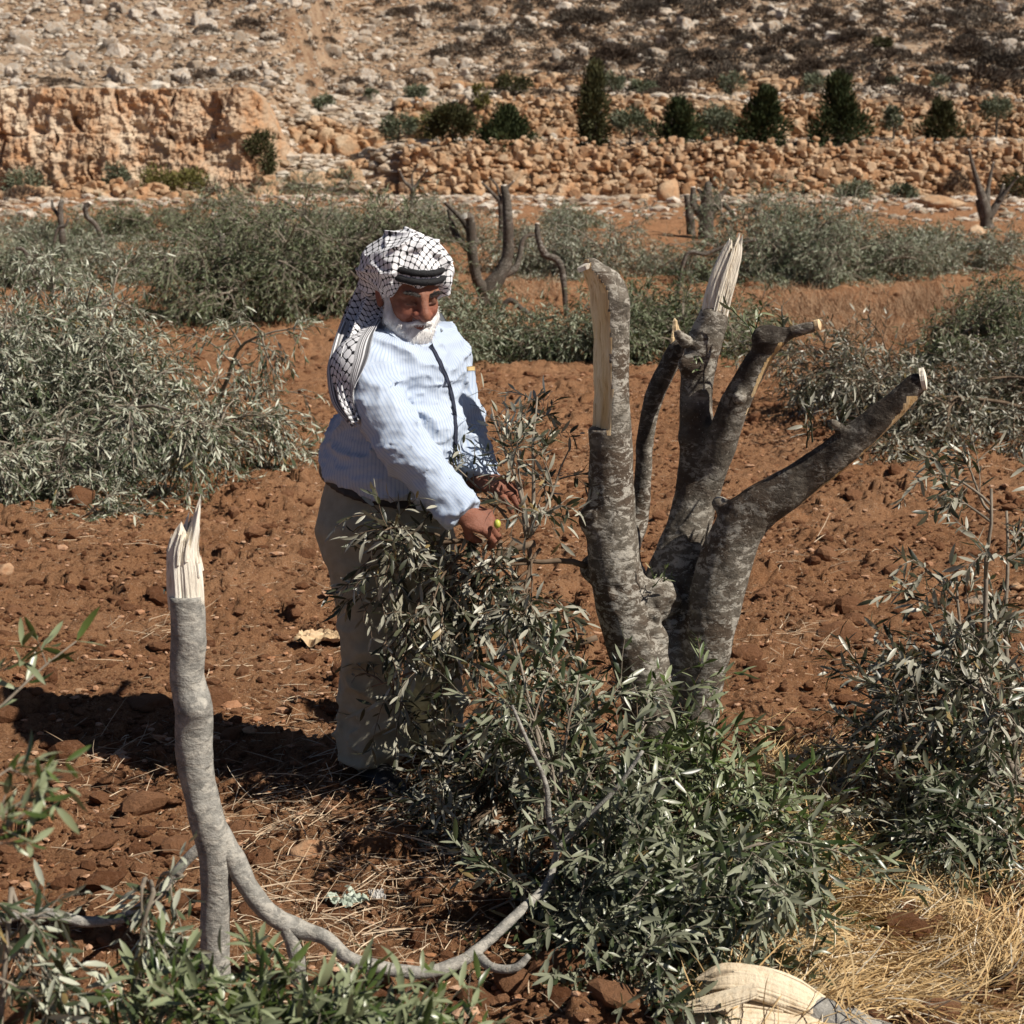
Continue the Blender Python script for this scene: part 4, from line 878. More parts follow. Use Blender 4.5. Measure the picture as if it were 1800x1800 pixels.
# ------------------------------------------------------------------ the broken olive tree at the centre
TY = 4.82
def chain(L, Y):                                   # (px, py, width px, dY) -> points and radii
    return [at(q[0], q[1], Y + (q[3] if len(q) > 3 else 0)) for q in L], [q[2] * .5 * Y * 1.04 / FPX for q in L]
def torn(root, pts, radii, seed, mat, d_side=(1., 0, 0), jag=.30, name='splintered_wood', flat=.75, fib=.07, shards=12, tilt=0.):
    """a torn stub: fibrous sides running along the grain, a jagged open tip"""
    rg = np.random.default_rng(seed); n, k = 34, 64; P = catmull(pts, n); r = np.interp(np.linspace(0, len(radii) - 1, n), np.arange(len(radii)), radii)
    T = nrm(np.gradient(P, axis=0)); sd = nrm(np.asarray(d_side, float) - T * (T @ np.asarray(d_side, float))[:, None]); b = np.cross(T, sd); th = np.arange(k) * 2 * math.pi / k
    f = 1.02 + fib * (perlin(np.cos(th) * 3.2, np.sin(th) * 3.2, 0 * th + seed, seed) * 2 + 1.3 * perlin(np.cos(th) * 9, np.sin(th) * 9, 0 * th, seed + 1) + .5 * rg.normal(size=k))
    cut = jag * np.abs(perlin(np.cos(th) * 2.6, np.sin(th) * 2.6, 0 * th + .5, seed + 2) * 2.2 + .55 * rg.uniform(-1, 1, k)).clip(0, 1)
    wd = []
    while sum(wd) < k: wd.append(int(rg.integers(2, 8)))
    seg = np.repeat(np.arange(len(wd)), wd)[:k]; f = f + (rg.normal(0, fib * 1.3, len(wd)) - .02)[seg]; cut = .45 * cut + (jag * rg.beta(1., 1.6, len(wd)) * 1.0)[seg]
    cut = cut + tilt * (.5 - .5 * np.cos(th)) ** 2; cut = cut - cut.min(); s = np.linspace(0, 1, n)[:, None] * (1 - cut)[None]; i = s * (n - 1 - 1e-3); j = i.astype(int); w = (i - j)
    lerp = lambda A: A[j] * (1 - w)[..., None] + A[j + 1] * w[..., None] if A.ndim == 2 else A[j] * (1 - w) + A[j + 1] * w
    C, S, Bv, rr = lerp(P), lerp(sd), lerp(b), lerp(r)
    wob = 1 - .10 * sstep(.12, .0, np.linspace(0, 1, n))[:, None] * (rg.uniform(0, 1, k) > .45)[None] + .10 * perlin(np.cos(th)[None] * 2 + 0 * s, np.sin(th)[None] * 2 + 0 * s, s * 4, seed + 3) + .05 * perlin(np.cos(th)[None] * 6 + 0 * s, np.sin(th)[None] * 6 + 0 * s, s * 3, seed + 4)
    V = C + (rr * f[None] * wob)[..., None] * (np.cos(th)[None, :, None] * S + flat * np.sin(th)[None, :, None] * Bv)
    V = np.concatenate([V.reshape(-1, 3), [P[int((n - 1) * (1 - jag * .75))]]]); ix = np.arange(n * k).reshape(n, k); a, c = ix[:-1], ix[1:]
    F4 = np.stack([a, np.roll(a, -1, 1), np.roll(c, -1, 1), c], -1).reshape(-1, 4); e = ix[-1]; F3 = np.stack([e, np.roll(e, -1), np.full(k, n * k)], -1)
    mb = MB(); mb.add(V, [F4, F3])
    for q in range(shards):
        t0 = rg.uniform(0, 2 * math.pi); st = rg.integers(2, n // 2); ll = rg.integers(5, 14); rows = np.arange(st, min(n - 1, st + ll)); o = (1.02 + .10 * np.linspace(0, 1, len(rows)))
        Q = P[rows] + (r[rows] * o)[:, None] * (math.cos(t0) * sd[rows] + flat * math.sin(t0) * b[rows]); ra = r[rows] * .10 * np.linspace(1, .15, len(rows)); mb.add(*tubes(Q[None], ra[None], 5))
    return mb.build(name, mat, root, smooth=False)
LIMBS = {
    'A': [(1168, 1420, 112, .02), (1149, 1275, 90, -.02), (1121, 1155, 96, -.05), (1088, 1040, 90, -.06), (1075, 930, 86, -.06), (1074, 810, 74, -.05), (1070, 700, 70, -.05), (1072, 600, 66, -.05), (1069, 550, 74, -.05), (1064, 512, 74, -.05), (1046, 486, 46, -.05), (1036, 470, 34, -.05)],
    'B': [(1172, 1200, 100, .0), (1158, 1120, 104, .02), (1168, 1050, 98, .05), (1194, 980, 88, .09), (1218, 900, 76, .12), (1226, 790, 62, .14), (1223, 700, 57, .15), (1234, 620, 62, .15), (1252, 562, 54, .15)],
    'C': [(1240, 860, 52, .11), (1264, 790, 55, .08), (1291, 710, 50, .05), (1325, 645, 42, .02), (1356, 598, 38, .0)],
    'C2': [(1358, 600, 26, 0.), (1395, 583, 19, -.03), (1428, 574, 17, -.05)],
    'D': [(1222, 1420, 82, -.06), (1224, 1280, 68, -.06), (1237, 1185, 76, -.06), (1254, 1080, 92, -.06), (1278, 980, 92, -.06), (1318, 905, 80, -.08), (1400, 850, 65, -.12), (1480, 790, 56, -.16), (1550, 732, 48, -.20), (1610, 676, 36, -.23)],
    'E': [(1150, 1090, 56, .14), (1105, 985, 44, .26), (1122, 915, 36, .32), (1130, 850, 32, .32), (1135, 760, 32, .30), (1152, 690, 35, .28), (1192, 612, 36, .26)],
}
TP = {k: chain(v, TY) for k, v in LIMBS.items()}
def tree_sdf(p):
    d = np.full(len(p), 9.)
    def put(v, k):
        nonlocal d; d = smin(d, v, k)
    for key, (P, r) in TP.items():
        n = 3 * len(P); Q = catmull(P, n); rr = np.interp(np.linspace(0, len(r) - 1, n), np.arange(len(r)), r); dd = np.full(len(p), 9.)
        for a, b, ra, rb in zip(Q[:-1], Q[1:], rr[:-1], rr[1:]): dd = np.minimum(dd, cap(p, a, b, ra, rb))
        put(dd, .05 if key in 'ABD' else .03)
    T = lambda px, py, dy: at(px, py, TY + dy)
    put(ell(p, T(1160, 1052, -.045), (.056, .050, .058)), .03)                 # burl in the fork
    put(cap(p, T(1186, 1300, .05), T(1180, 1180, .05), .055, .045), .05)
    put(sph(p, T(1038, 915, -.07), .034), .04); put(sph(p, T(1042, 1000, .0), .038), .04)
    put(sph(p, T(1088, 530, -.08), .030), .02); put(ell(p, T(1348, 592, -.01), (.040, .034, .032)), .03)
    put(cap(p, T(1205, 600, .1), T(1193, 588, .1), .020, .014), .02)
    for q in ((1265, 885), (1205, 640), (1215, 720), (1210, 770), (1300, 700), (1390, 835), (1500, 765)): put(sph(p, T(*q, -.03 if q[0] > 1260 else .12), .022), .03)
    put(cap(p, T(1478, 755, -.18), T(1462, 742, -.2), .014, .008), .02)
    x, y, z = p.T
    d = d + .006 * perlin(x * 9, y * 9, z * 5, 70) + .004 * perlin(x * 24, y * 24, z * 14, 71) + .0018 * perlin(x * 60, y * 60, z * 40, 72)
    m = np.exp(-(np.linalg.norm((p - T(1162, 1075, -.08)) / [.08, .12, .13], axis=1)) ** 2); d = d + m * .026 * perlin(x * 30, y * 30, z * 26, 73)
    d = smax(d, -sph(p, T(1083, 1040, -.145), .019), .012); d = smax(d, -sph(p, T(1030, 915, -.115), .016), .014)
    d = smax(d, -sph(p, T(1352, 582, -.06), .018), .02); d = smax(d, -cap(p, T(1184, 1185, -.13), T(1186, 1270, -.12), .026, .022), .03)
    # the left face of limb A is split away
    pl = split_plane(p); h = sstep(T(0, 762, 0)[2], T(0, 735, 0)[2], p[:, 2]) * (p[:, 0] < T(1120, 620, 0)[0])
    return np.where(h > .5, smax(d, pl, .006), d)
SPLIT_N = np.array([-.90, -.44, .0]); SPLIT_N /= np.linalg.norm(SPLIT_N)
def split_plane(p):
    P, r = TP['A']; Q = np.array(P); o = np.argsort(Q[:, 2]); c = np.stack([np.interp(p[:, 2], Q[o, 2], Q[o, i]) for i in range(2)] + [p[:, 2]], -1); rr = np.interp(p[:, 2], Q[o, 2], np.array(r)[o])
    w = .016 * perlin(p[:, 2] * 7, 0 * p[:, 2], 0 * p[:, 2], 76) + .006 * perlin(p[:, 2] * 25, p[:, 1] * 40, 0 * p[:, 2], 77)
    return (p - c) @ SPLIT_N - rr * .46 - w
def build_tree():
    base = at(1195, 1400, TY); base[2] = float(gh_lo(base[0], base[1]))
    root = thing('broken_olive_tree', base, 'broken grey olive trunk with five torn limbs standing right of the man', 'tree')
    lo = np.min([np.min(P, 0) for P, r in TP.values()], 0) - .12; hi = np.max([np.max(P, 0) for P, r in TP.values()], 0) + .10; lo[2] = base[2] - .08
    # sparse evaluation: coarse first, fine only near the surface
    h = .0065; hc = h * 8
    n = (np.ceil((hi - lo) / hc).astype(int)) ; g = np.stack(np.meshgrid(*[lo[i] + (np.arange(n[i]) + .5) * hc for i in range(3)], indexing='ij'), -1).reshape(-1, 3)
    dc = np.concatenate([tree_sdf(c) for c in np.array_split(g, 8)]).reshape(tuple(n))
    D = np.repeat(np.repeat(np.repeat(dc, 8, 0), 8, 1), 8, 2)
    near = np.argwhere(np.abs(dc) < hc * 1.6); sub = np.stack(np.meshgrid(np.arange(8), np.arange(8), np.arange(8), indexing='ij'), -1).reshape(-1, 3)
    for c in np.array_split(near, max(1, len(near) // 400)):
        ix = (c[:, None] * 8 + sub[None]).reshape(-1, 3); D[tuple(ix.T)] = tree_sdf(lo + (ix + .5) * h)
    V, F = surface_nets(D, lo + .5 * h, h)
    # faces of the split carry bare wood
    T = lambda px, py, dy: at(px, py, TY + dy)
    ctr = V[F[0]].mean(1); pl = split_plane(ctr)
    bare = (np.abs(pl) < .0040) & (ctr[:, 2] > T(0, 757, 0)[2]) & (ctr[:, 0] < T(1085, 620, 0)[0])
    # torn strip under the long right limb and beside limb C
    def strip(pts, w, Y):
        P = catmull([at(a, b, Y + c) for a, b, c in pts], 40); dd = np.full(len(ctr), 9.)
        for q in P: dd = np.minimum(dd, np.linalg.norm(ctr - q, axis=1))
        x, y, z = ctr.T; return dd < w * (1 + .9 * perlin(x * 22, y * 22, z * 22, 75))
    bare2 = strip([(1604, 706, -.24), (1570, 752, -.21), (1520, 800, -.18), (1450, 848, -.14), (1385, 893, -.10)], .021, TY) | strip([(1372, 610, -.03), (1335, 680, 0.), (1318, 735, .03)], .014, TY)
    fm = np.where(bare, 1, np.where(bare2, 1, 0))
    dark_bark = np.zeros(len(V))  # limbs C and D: sooty upper side; limbs B and E: darker left side
    for key, lo_, hi_ in (('D', .50, .8), ('C', .1, .55), ('E', .3, .6), ('B', .10, .9)):
        P, r = TP[key]; Q = catmull(P, 60); i = np.array([np.argmin(np.sum((Q - v) ** 2, 1)) for v in V]); dist = np.linalg.norm(V - Q[i], axis=1); T_ = nrm(np.gradient(Q, axis=0))[i]
        side = nrm(V - Q[i]); t = i / 59.; upv = np.array([-.45, -.25, .85]) if key in 'DC' else np.array([-.9, -.3, 0.])
        dark_bark = np.maximum(dark_bark, (dist < .07) * sstep(lo_, hi_, t) * sstep(-.35, .35, side @ upv) * (.95 if key in 'DC' else .75 if key == 'E' else .6 * sstep(.95, .8, t)))
    mesh('trunk', V, F, None, root, attrs={'dark_bark': dark_bark}, mats=[BARK, WOODY], fmat=fm)
    s = TY * 1.04 / FPX
    torn(root, *chain([(1250, 588, 46, .15), (1260, 535, 44, .145), (1272, 490, 42, .14), (1286, 450, 36, .135), (1297, 408, 18, .13)], TY), 5, WOOD, (1, -.3, 0), .26, fib=.06, shards=8, tilt=.10)
    splinters(root, T(1190, 600, .26), T(1186, 560, .26) - T(1190, 600, .26), 13 * s, 42 * s, 6, WOODY, 9)
    cut_end(root, T(1610, 676, -.23) + nrm(T(1610, 676, -.23) - T(1575, 707, -.21)) * 15 * s, np.array([1., -.28, .22]), 19 * s, 3, WOOD)
    cut_end(root, T(1437, 571, -.055), T(1428, 574, -.05) - T(1395, 583, -.03) + np.array([.03, -.02, .005]), 9.5 * s, 4, WOODY)
    cut_end(root, T(1031, 468, -.05), T(1031, 468, -.05) - T(1040, 480, -.05) + np.array([-.012, -.002, .035]), 16 * s, 5, WOOD)
    # small leafy shoots still growing on the limbs
    rg = np.random.default_rng(9)
    def shoot(px, py, dy, d, L, n, leaf=.05, mat=LEAF_GREEN, name='leafy_shoot'):
        p = T(px, py, dy); A = grow(np.repeat(p[None], n, 0) + rg.normal(0, .012, (n, 3)), np.array(d, float) + rg.normal(0, .3, (n, 3)), rg.uniform(.6, 1, n) * L, 6, rg, .0, .14, .0)
        mb = MB(); leafy(mb, A, .016, leaf, rg, 2, .23, 42, .2, flip=.3); V, F = tubes(A, np.linspace(.0025, .001, 7)[None] + np.zeros((n, 1)), 4, False); mb.add(V, F, tint=.1)
        mb.build(name, mat, root)
    shoot(1425, 775, -.16, (0, 0, 1), .14, 3, .05, LEAF_DULL); shoot(1475, 760, -.18, (.5, 0, .8), .10, 2, .045, LEAF_DULL)
    shoot(1325, 600, .03, (-.1, 0, 1), .17, 2, .042, LEAF_GREEN); shoot(1375, 585, .03, (0, 0, 1), .08, 2, .04, LEAF_DULL)
    shoot(1215, 640, .06, (0, -1, .2), .04, 3, .022); shoot(1158, 1030, -.12, (.1, -.6, .6), .05, 4, .028)
    return base
TREE_BASE = build_tree()

# ------------------------------------------------------------------ broken branch standing at the left, with its side branch
def build_left():
    Y = 3.62; L = [(382, 1730, 56), (378, 1650, 52), (380, 1570, 54), (376, 1490, 62), (356, 1410, 60), (340, 1320, 64), (342, 1245, 68), (330, 1185, 60), (332, 1120, 64), (328, 1046, 60)]
    P, r = chain(L, Y); base = P[0].copy(); base[2] = float(gh_lo(base[0], base[1])); P[0] = base - [0, 0, .1]
    root = thing('broken_olive_branch', base, 'grey speckled broken branch standing upright with a white splintered tip at left', 'branch')
    S, rs = chain([(376, 1450, 40, .01), (408, 1502, 42, 0), (434, 1556, 36, -.01), (478, 1608, 38, -.01), (528, 1634, 34, 0), (572, 1648, 27, -.02), (610, 1682, 25, -.05), (655, 1698, 27, -.07), (738, 1710, 23, -.07), (796, 1696, 25, -.05), (842, 1668, 21, 0), (912, 1604, 18, .08), (962, 1552, 13, .17), (984, 1480, 12, .21)], Y)
    S2, r2 = chain([(498, 1618, 30), (516, 1660, 28), (528, 1720, 27)], Y - .01)
    S3, r3 = chain([(375, 1470, 22), (330, 1510, 19), (280, 1570, 22), (225, 1610, 21), (150, 1620, 19), (70, 1605, 20), (-20, 1620, 17)], Y + .12)
    S4, r4 = chain([(835, 1675, 20, 0), (865, 1700, 18, -.06), (905, 1702, 15, -.08), (930, 1680, 11, -.08)], Y)
    S5, r5 = chain([(980, 1490, 13), (965, 1440, 11), (960, 1380, 9), (930, 1310, 7), (900, 1240, 5)], Y + .22); S6, r6 = chain([(980, 1490, 12), (1030, 1440, 10), (1080, 1390, 9), (1130, 1320, 6)], Y + .22)
    mb = MB()
    V, F = limb(P, r, 90, 26, .07, 80, 11.)
    x, y, z = V.T
    for (px, py, s, amt) in ((345, 1255, .03, .012), (360, 1240, .022, .014), (342, 1068, .010, -.012), (330, 1095, .007, -.014), (352, 1090, .016, .008), (352, 1140, .02, .007), (332, 1216, .009, -.012), (372, 1350, .012, .009), (345, 1430, .02, .008), (392, 1470, .02, .010)):
        c = at(px, py, Y - .045); w = np.exp(-np.sum((V - c) ** 2, 1) / s ** 2); V = V + (nrm(V - np.stack([np.interp(z, [q[2] for q in P], [q[0] for q in P]), np.full(len(V), Y), z], -1)) * (w * amt)[:, None])
    mb.add(V, F)
    mb.build('bark', BARKG, root)
    sb = MB()
    for i, (a, b, n) in enumerate(((S, rs, 80), (S2, r2, 12), (S3, r3, 44), (S4, r4, 20), (S5, r5, 24), (S6, r6, 24))): sb.add(*limb(a, b, n, 12, .11, 84 + i, 16.))
    sb.build('side_branch', BARKG, root)
    s = Y * 1.05 / FPX
    torn(root, *chain([(329, 1072, 63), (325, 1010, 62), (322, 965, 52), (332, 922, 40), (345, 866, 22)], Y), 12, WOOD, (1, -.2, 0), .42, fib=.06, shards=10, tilt=.36)
    cut_end(root, at(530, 1720, Y - .02), np.array([.1, 0, -1.]), 12 * s, 2)
    return root
build_left()

# ------------------------------------------------------------------ split log in the dry grass at the bottom
def build_log():
    Y = 3.34; pt = lambda px, py, dy=0.: at(px, py, Y + dy); b, c = pt(1440, 1790), pt(1700, 1900, -.12); base = (b + c) / 2; base[2] = 0.
    root = thing('split_log', base, 'split olive log with pale torn wood lying in the dry grass at the bottom', 'log')
    V, F = limb([pt(1385, 1778, .02), b, (b + c) / 2 + [0, 0, .006], c], [.034, .044, .042, .040], 44, 24, .08, 95, 9.); mesh('bark', V, F, BARKG, root)
    LW = m_wood('log_wood', (.64, .52, .36), (.76, .65, .48), (.55, .43, .28), .5)
    torn(root, [pt(1452, 1778), pt(1400, 1752), pt(1340, 1730, .01), pt(1275, 1722, .02), pt(1225, 1738, .03)], [.028, .038, .036, .034, .022], 31, LW, (0, 1, .9), .34, 'torn_wood', .42, .035, 4, .2)
    torn(root, [pt(1450, 1800, -.03), pt(1390, 1800, -.03), pt(1310, 1792, -.02), pt(1220, 1805, -.02), pt(1150, 1800, -.01)], [.024, .040, .044, .040, .024], 37, LW, (0, 1, .4), .30, 'torn_wood', .55, .035, 4, .2)
    torn(root, [pt(1330, 1740, -.06), pt(1260, 1760, -.06), pt(1190, 1775, -.05)], [.016, .020, .010], 41, LW, (0, 1, .6), .35, 'torn_wood', .5, .04, 3)
build_log()
def chip(label, px, py, L, W, ang, mat, seed, Y=None):
    p = ground_at(px, py); rg = np.random.default_rng(seed); d = np.array([math.cos(ang), math.sin(ang), .08]); p[2] = float(gh(np.array([p[0]]), np.array([p[1]]))[0]) + W * .4
    P = catmull([p - d * L / 2, p + [0, 0, .004], p + d * L / 2], 10); V, F = tubes(P[None], (W * np.array([.5, .8, 1, 1, .95, 1, .9, .8, .6, .2]))[None], 5)
    return tag(mesh('wood_chip', V, F, mat, smooth=False), label, 'wood chip')
chip('pale wood chip lying on the red soil at the right edge', 1785, 1575, .10, .012, .35, WOODY, 1)

# ------------------------------------------------------------------ boughs close to the camera
rg0 = np.random.default_rng(500)
GN = 'cut olive boughs lying around the broken tree'
def P3(px, py, Y): return at(px, py, Y)
def px_mains(L):                                   # (px, py, Y) -> (px, py, Y): start and heading of each bough
    out = []
    for a, b in L:
        p, q = at(*a), at(*b); out.append((p, q - p, float(np.linalg.norm(q - p))))
    return out
# in front of the trunk: thick green boughs whose sprays fall to the right
brush('olive_bough', 'thick dark green olive bough piled against the foot of the broken trunk', 'olive boughs', (TREE_BASE[0], 4.4, 0), px_mains([
    ((1050, 1420, 4.5), (1370, 1335, 4.4)), ((1000, 1500, 4.35), (1400, 1440, 4.2)), ((980, 1560, 4.2), (1390, 1530, 4.1)), ((1090, 1400, 4.55), (1270, 1300, 4.45)), ((1010, 1450, 4.4), (1180, 1330, 4.3)), ((1040, 1480, 4.4), (1300, 1400, 4.15)), ((1000, 1520, 4.3), (1240, 1490, 4.0))]),
    np.random.default_rng(1), LEAF_GREEN, GN, 8, 6, (.20, .42), (.10, .22), .056, .019, 2, .010, .25, .5, .10, TWIGB, .21, .35, 8, 38)
brush('olive_bough', 'dark bough sprawling below the foot of the trunk down to the split log', 'olive boughs', (.1, 3.9, 0), px_mains([
    ((880, 1640, 3.95), (1330, 1620, 3.8)), ((960, 1640, 3.95), (1390, 1660, 3.75)), ((900, 1560, 4.1), (1180, 1560, 3.9)), ((900, 1690, 3.8), (1200, 1730, 3.6)), ((860, 1600, 4.0), (1040, 1520, 3.95)), ((930, 1720, 3.7), (1130, 1780, 3.5)), ((900, 1580, 4.0), (1250, 1600, 3.8))]),
    np.random.default_rng(2), LEAF, GN, 9, 8, (.18, .38), (.10, .22), .056, .019, 2, .008, .25, .5, .10, TWIG, .21, .35, 8, 38)
brush('olive_bough', 'upright sparse olive spray rising between the man and the camera', 'olive boughs', (0, 4.2, 0), px_mains([
    ((985, 1480, 4.0), (930, 1230, 4.15)), ((980, 1490, 4.0), (985, 1180, 4.2)), ((990, 1480, 4.0), (1060, 1330, 4.2)), ((960, 1440, 4.0), (860, 1130, 4.3)), ((1000, 1500, 4.1), (1150, 1280, 4.2))]),
    np.random.default_rng(3), LEAF, GN, 5, 5, (.12, .30), (.08, .18), .058, .022, 2, .007, .1, .3, .08, TWIG, .21, .3, 8, 38)
# the bough the man is handling: leaves the left side of the trunk and hangs before his legs
brush('olive_bough', 'hanging olive bough the man is handling in front of his legs', 'olive boughs', (-.1, 4.65, 0), px_mains([
    ((1030, 995, 4.78), (830, 950, 4.66)), ((940, 955, 4.72), (690, 1000, 4.66)), ((905, 950, 4.70), (790, 1080, 4.60)), ((850, 950, 4.68), (715, 1040, 4.64)), ((880, 950, 4.70), (840, 1110, 4.58)), ((930, 955, 4.72), (900, 1130, 4.60)), ((850, 950, 4.68), (640, 925, 4.68)), ((950, 965, 4.72), (880, 1050, 4.60)), ((790, 950, 4.70), (690, 900, 4.70))]),
    np.random.default_rng(4), LEAF_DULL, GN, 5, 5, (.12, .26), (.08, .17), .054, .021, 2, .011, .45, .7, .10, TWIGB, .21, .40, 8, 40, updrift=.0)
brush('olive_bough', 'light twiggy olive spray rising past the mans hands', 'olive boughs', (0, 4.72, 0), px_mains([
    ((925, 945, 4.72), (915, 700, 4.80)), ((930, 940, 4.72), (895, 770, 4.7)), ((935, 940, 4.72), (960, 700, 4.84)), ((930, 945, 4.72), (1000, 780, 4.8)), ((900, 925, 4.78), (815, 790, 4.74)), ((890, 900, 4.80), (800, 830, 4.76)), ((925, 945, 4.72), (965, 870, 4.6))]),
    np.random.default_rng(5), LEAF_DULL, GN, 3, 4, (.08, .18), (.06, .13), .050, .018, 2, .007, .1, .3, .09, TWIG, .22, .45, 8, 40, t0=.35)
brush('olive_bough', 'drooping wilted bough hanging before the mans shins', 'olive boughs', (-.1, 4.6, 0), px_mains([
    ((1050, 1120, 4.72), (720, 1150, 4.62)), ((960, 1170, 4.66), (790, 1260, 4.6)), ((900, 1145, 4.66), (640, 1190, 4.66)), ((900, 1150, 4.66), (930, 1330, 4.6)), ((1000, 1150, 4.68), (880, 1290, 4.6))]),
    np.random.default_rng(6), LEAF_DULL, GN, 4, 3, (.12, .28), (.09, .2), .056, .020, 2, .009, .45, .9, .09, TWIGB, .20, .35, 8, 34)
brush('olive_bough', 'shaded leafy bough heaped on the ground between the man and the trunk', 'olive boughs', (0, 4.7, 0), px_mains([
    ((960, 1400, 4.7), (830, 1370, 4.6)), ((1000, 1380, 4.75), (870, 1290, 4.6)), ((980, 1420, 4.65), (850, 1420, 4.4)), ((1000, 1390, 4.75), (960, 1230, 4.7)), ((1020, 1390, 4.75), (1060, 1230, 4.8)), ((900, 1400, 4.6), (780, 1430, 4.35)), ((1000, 1400, 4.7), (880, 1360, 4.5))]),
    np.random.default_rng(7), LEAF_DULL, GN, 6, 5, (.15, .34), (.09, .2), .054, .020, 2, .008, .3, .6, .1, TWIGB, .2, .35, 8, 38)
# right: wilted silvery boughs leaning up from the ground
brush('olive_bough', 'tall wilted silvery bough standing up from the soil at the right edge', 'olive boughs', (1.45, 4.7, 0), px_mains([
    ((1760, 1430, 4.75), (1640, 1000, 4.9)), ((1790, 1380, 4.8), (1590, 860, 5.0)), ((1800, 1400, 4.8), (1720, 900, 5.0)), ((1830, 1400, 4.9), (1800, 880, 5.0)), ((1780, 1420, 4.7), (1560, 1160, 4.8)), ((1800, 1440, 4.6), (1560, 1280, 4.6)), ((1820, 1300, 4.8), (1640, 1120, 4.7)), ((1800, 1440, 4.7), (1570, 1390, 4.5)), ((1840, 1340, 4.7), (1720, 1180, 4.6))]),
    np.random.default_rng(8), LEAF_DULL, GN, 7, 5, (.16, .36), (.08, .2), .056, .020, 2, .012, .18, .4, .09, TWIG, .22, .45, 9, 42)
brush('olive_bough', 'low dark bough lying on the straw at the right edge', 'olive boughs', (1.4, 4.4, 0), px_mains([
    ((1840, 1440, 4.5), (1600, 1420, 4.45)), ((1830, 1470, 4.4), (1640, 1480, 4.25)), ((1850, 1380, 4.6), (1640, 1350, 4.6)), ((1850, 1420, 4.5), (1700, 1380, 4.4)), ((1850, 1480, 4.4), (1720, 1440, 4.2))]),
    np.random.default_rng(9), LEAF, GN, 9, 7, (.14, .32), (.08, .2), .055, .021, 2, .009, .3, .5, .1, TWIG, .21, .5, 8, 42)
brush('olive_bough', 'small pale twigs scattered between the trunk foot and the straw', 'olive boughs', (.9, 4.6, 0), px_mains([
    ((1380, 1330, 4.7), (1500, 1370, 4.6)), ((1420, 1400, 4.5), (1540, 1420, 4.4)), ((1560, 1340, 4.7), (1460, 1290, 4.8)), ((1350, 1380, 4.6), (1470, 1450, 4.35))]),
    np.random.default_rng(10), LEAF_DULL, GN, 4, 4, (.08, .18), (.06, .12), .05, .022, 2, .005, .5, .6, .1, TWIG, .22, .5, 6, 42)
# sprays close to the lens, out of focus
GF = 'olive sprays nearest the camera'
brush('olive_spray', 'blurred fresh green spray along the bottom edge under the standing branch', 'olive boughs', (-.25, 2.5, .5), px_mains([
    ((240, 1960, 2.45), (420, 1760, 2.5)), ((420, 1980, 2.45), (470, 1760, 2.5)), ((450, 1960, 2.45), (700, 1770, 2.55)), ((560, 1960, 2.45), (760, 1800, 2.55)), ((300, 1980, 2.45), (290, 1790, 2.5)), ((480, 1980, 2.45), (590, 1770, 2.5)), ((620, 1980, 2.45), (800, 1840, 2.6)), ((340, 1940, 2.4), (540, 1800, 2.45))]),
    np.random.default_rng(12), LEAF_GREEN, GF, 6, 5, (.06, .14), (.06, .12), .052, .016, 2, .005, .0, .1, .08, TWIG, .22, .3, 7, 42, True, floor=-9, held=at(270, 1580, 3.74))
brush('olive_spray', 'blurred pale spray hanging in the bottom left corner', 'olive boughs', (-.7, 2.5, .6), px_mains([
    ((-60, 1560, 2.45), (80, 1640, 2.5)), ((-60, 1620, 2.45), (120, 1720, 2.5)), ((20, 1560, 2.5), (60, 1760, 2.5)), ((250, 1560, 2.6), (230, 1700, 2.6)), ((-40, 1700, 2.4), (110, 1780, 2.45)), ((270, 1570, 2.6), (180, 1790, 2.6)), ((320, 1540, 2.8), (240, 1590, 2.7))]),
    np.random.default_rng(13), LEAF_SILVER, GF, 4, 3, (.05, .13), (.05, .1), .046, .018, 2, .004, .5, .5, .08, TWIG, .22, .5, 7, 42, True, floor=-9, held=at(270, 1580, 3.74))
brush('olive_spray', 'slender leafy twig reaching in from the left edge', 'olive boughs', (-.8, 2.7, .9), px_mains([
    ((-80, 1300, 2.6), (135, 1125, 2.7)), ((-60, 1200, 2.6), (30, 1180, 2.6))]),
    np.random.default_rng(14), LEAF_GREEN, GF, 1, 1, (.03, .06), (.02, .04), .058, .030, 2, .0035, .0, .0, .05, TWIG, .2, .3, 8, 36, True, floor=-9, held=at(270, 1580, 3.74))
brush('olive_spray', 'blurred leaf cluster at the left edge below the slender twig', 'olive boughs', (-.7, 2.2, .8), px_mains([
    ((-70, 1500, 2.1), (60, 1370, 2.15)), ((-80, 1420, 2.1), (40, 1350, 2.15)), ((-60, 1520, 2.1), (50, 1420, 2.1))]),
    np.random.default_rng(15), LEAF_GREEN, GF, 2, 2, (.03, .07), (.03, .05), .045, .020, 2, .0035, .0, .0, .06, TWIG, .22, .4, 6, 42, True, floor=-9, held=at(270, 1580, 3.74))
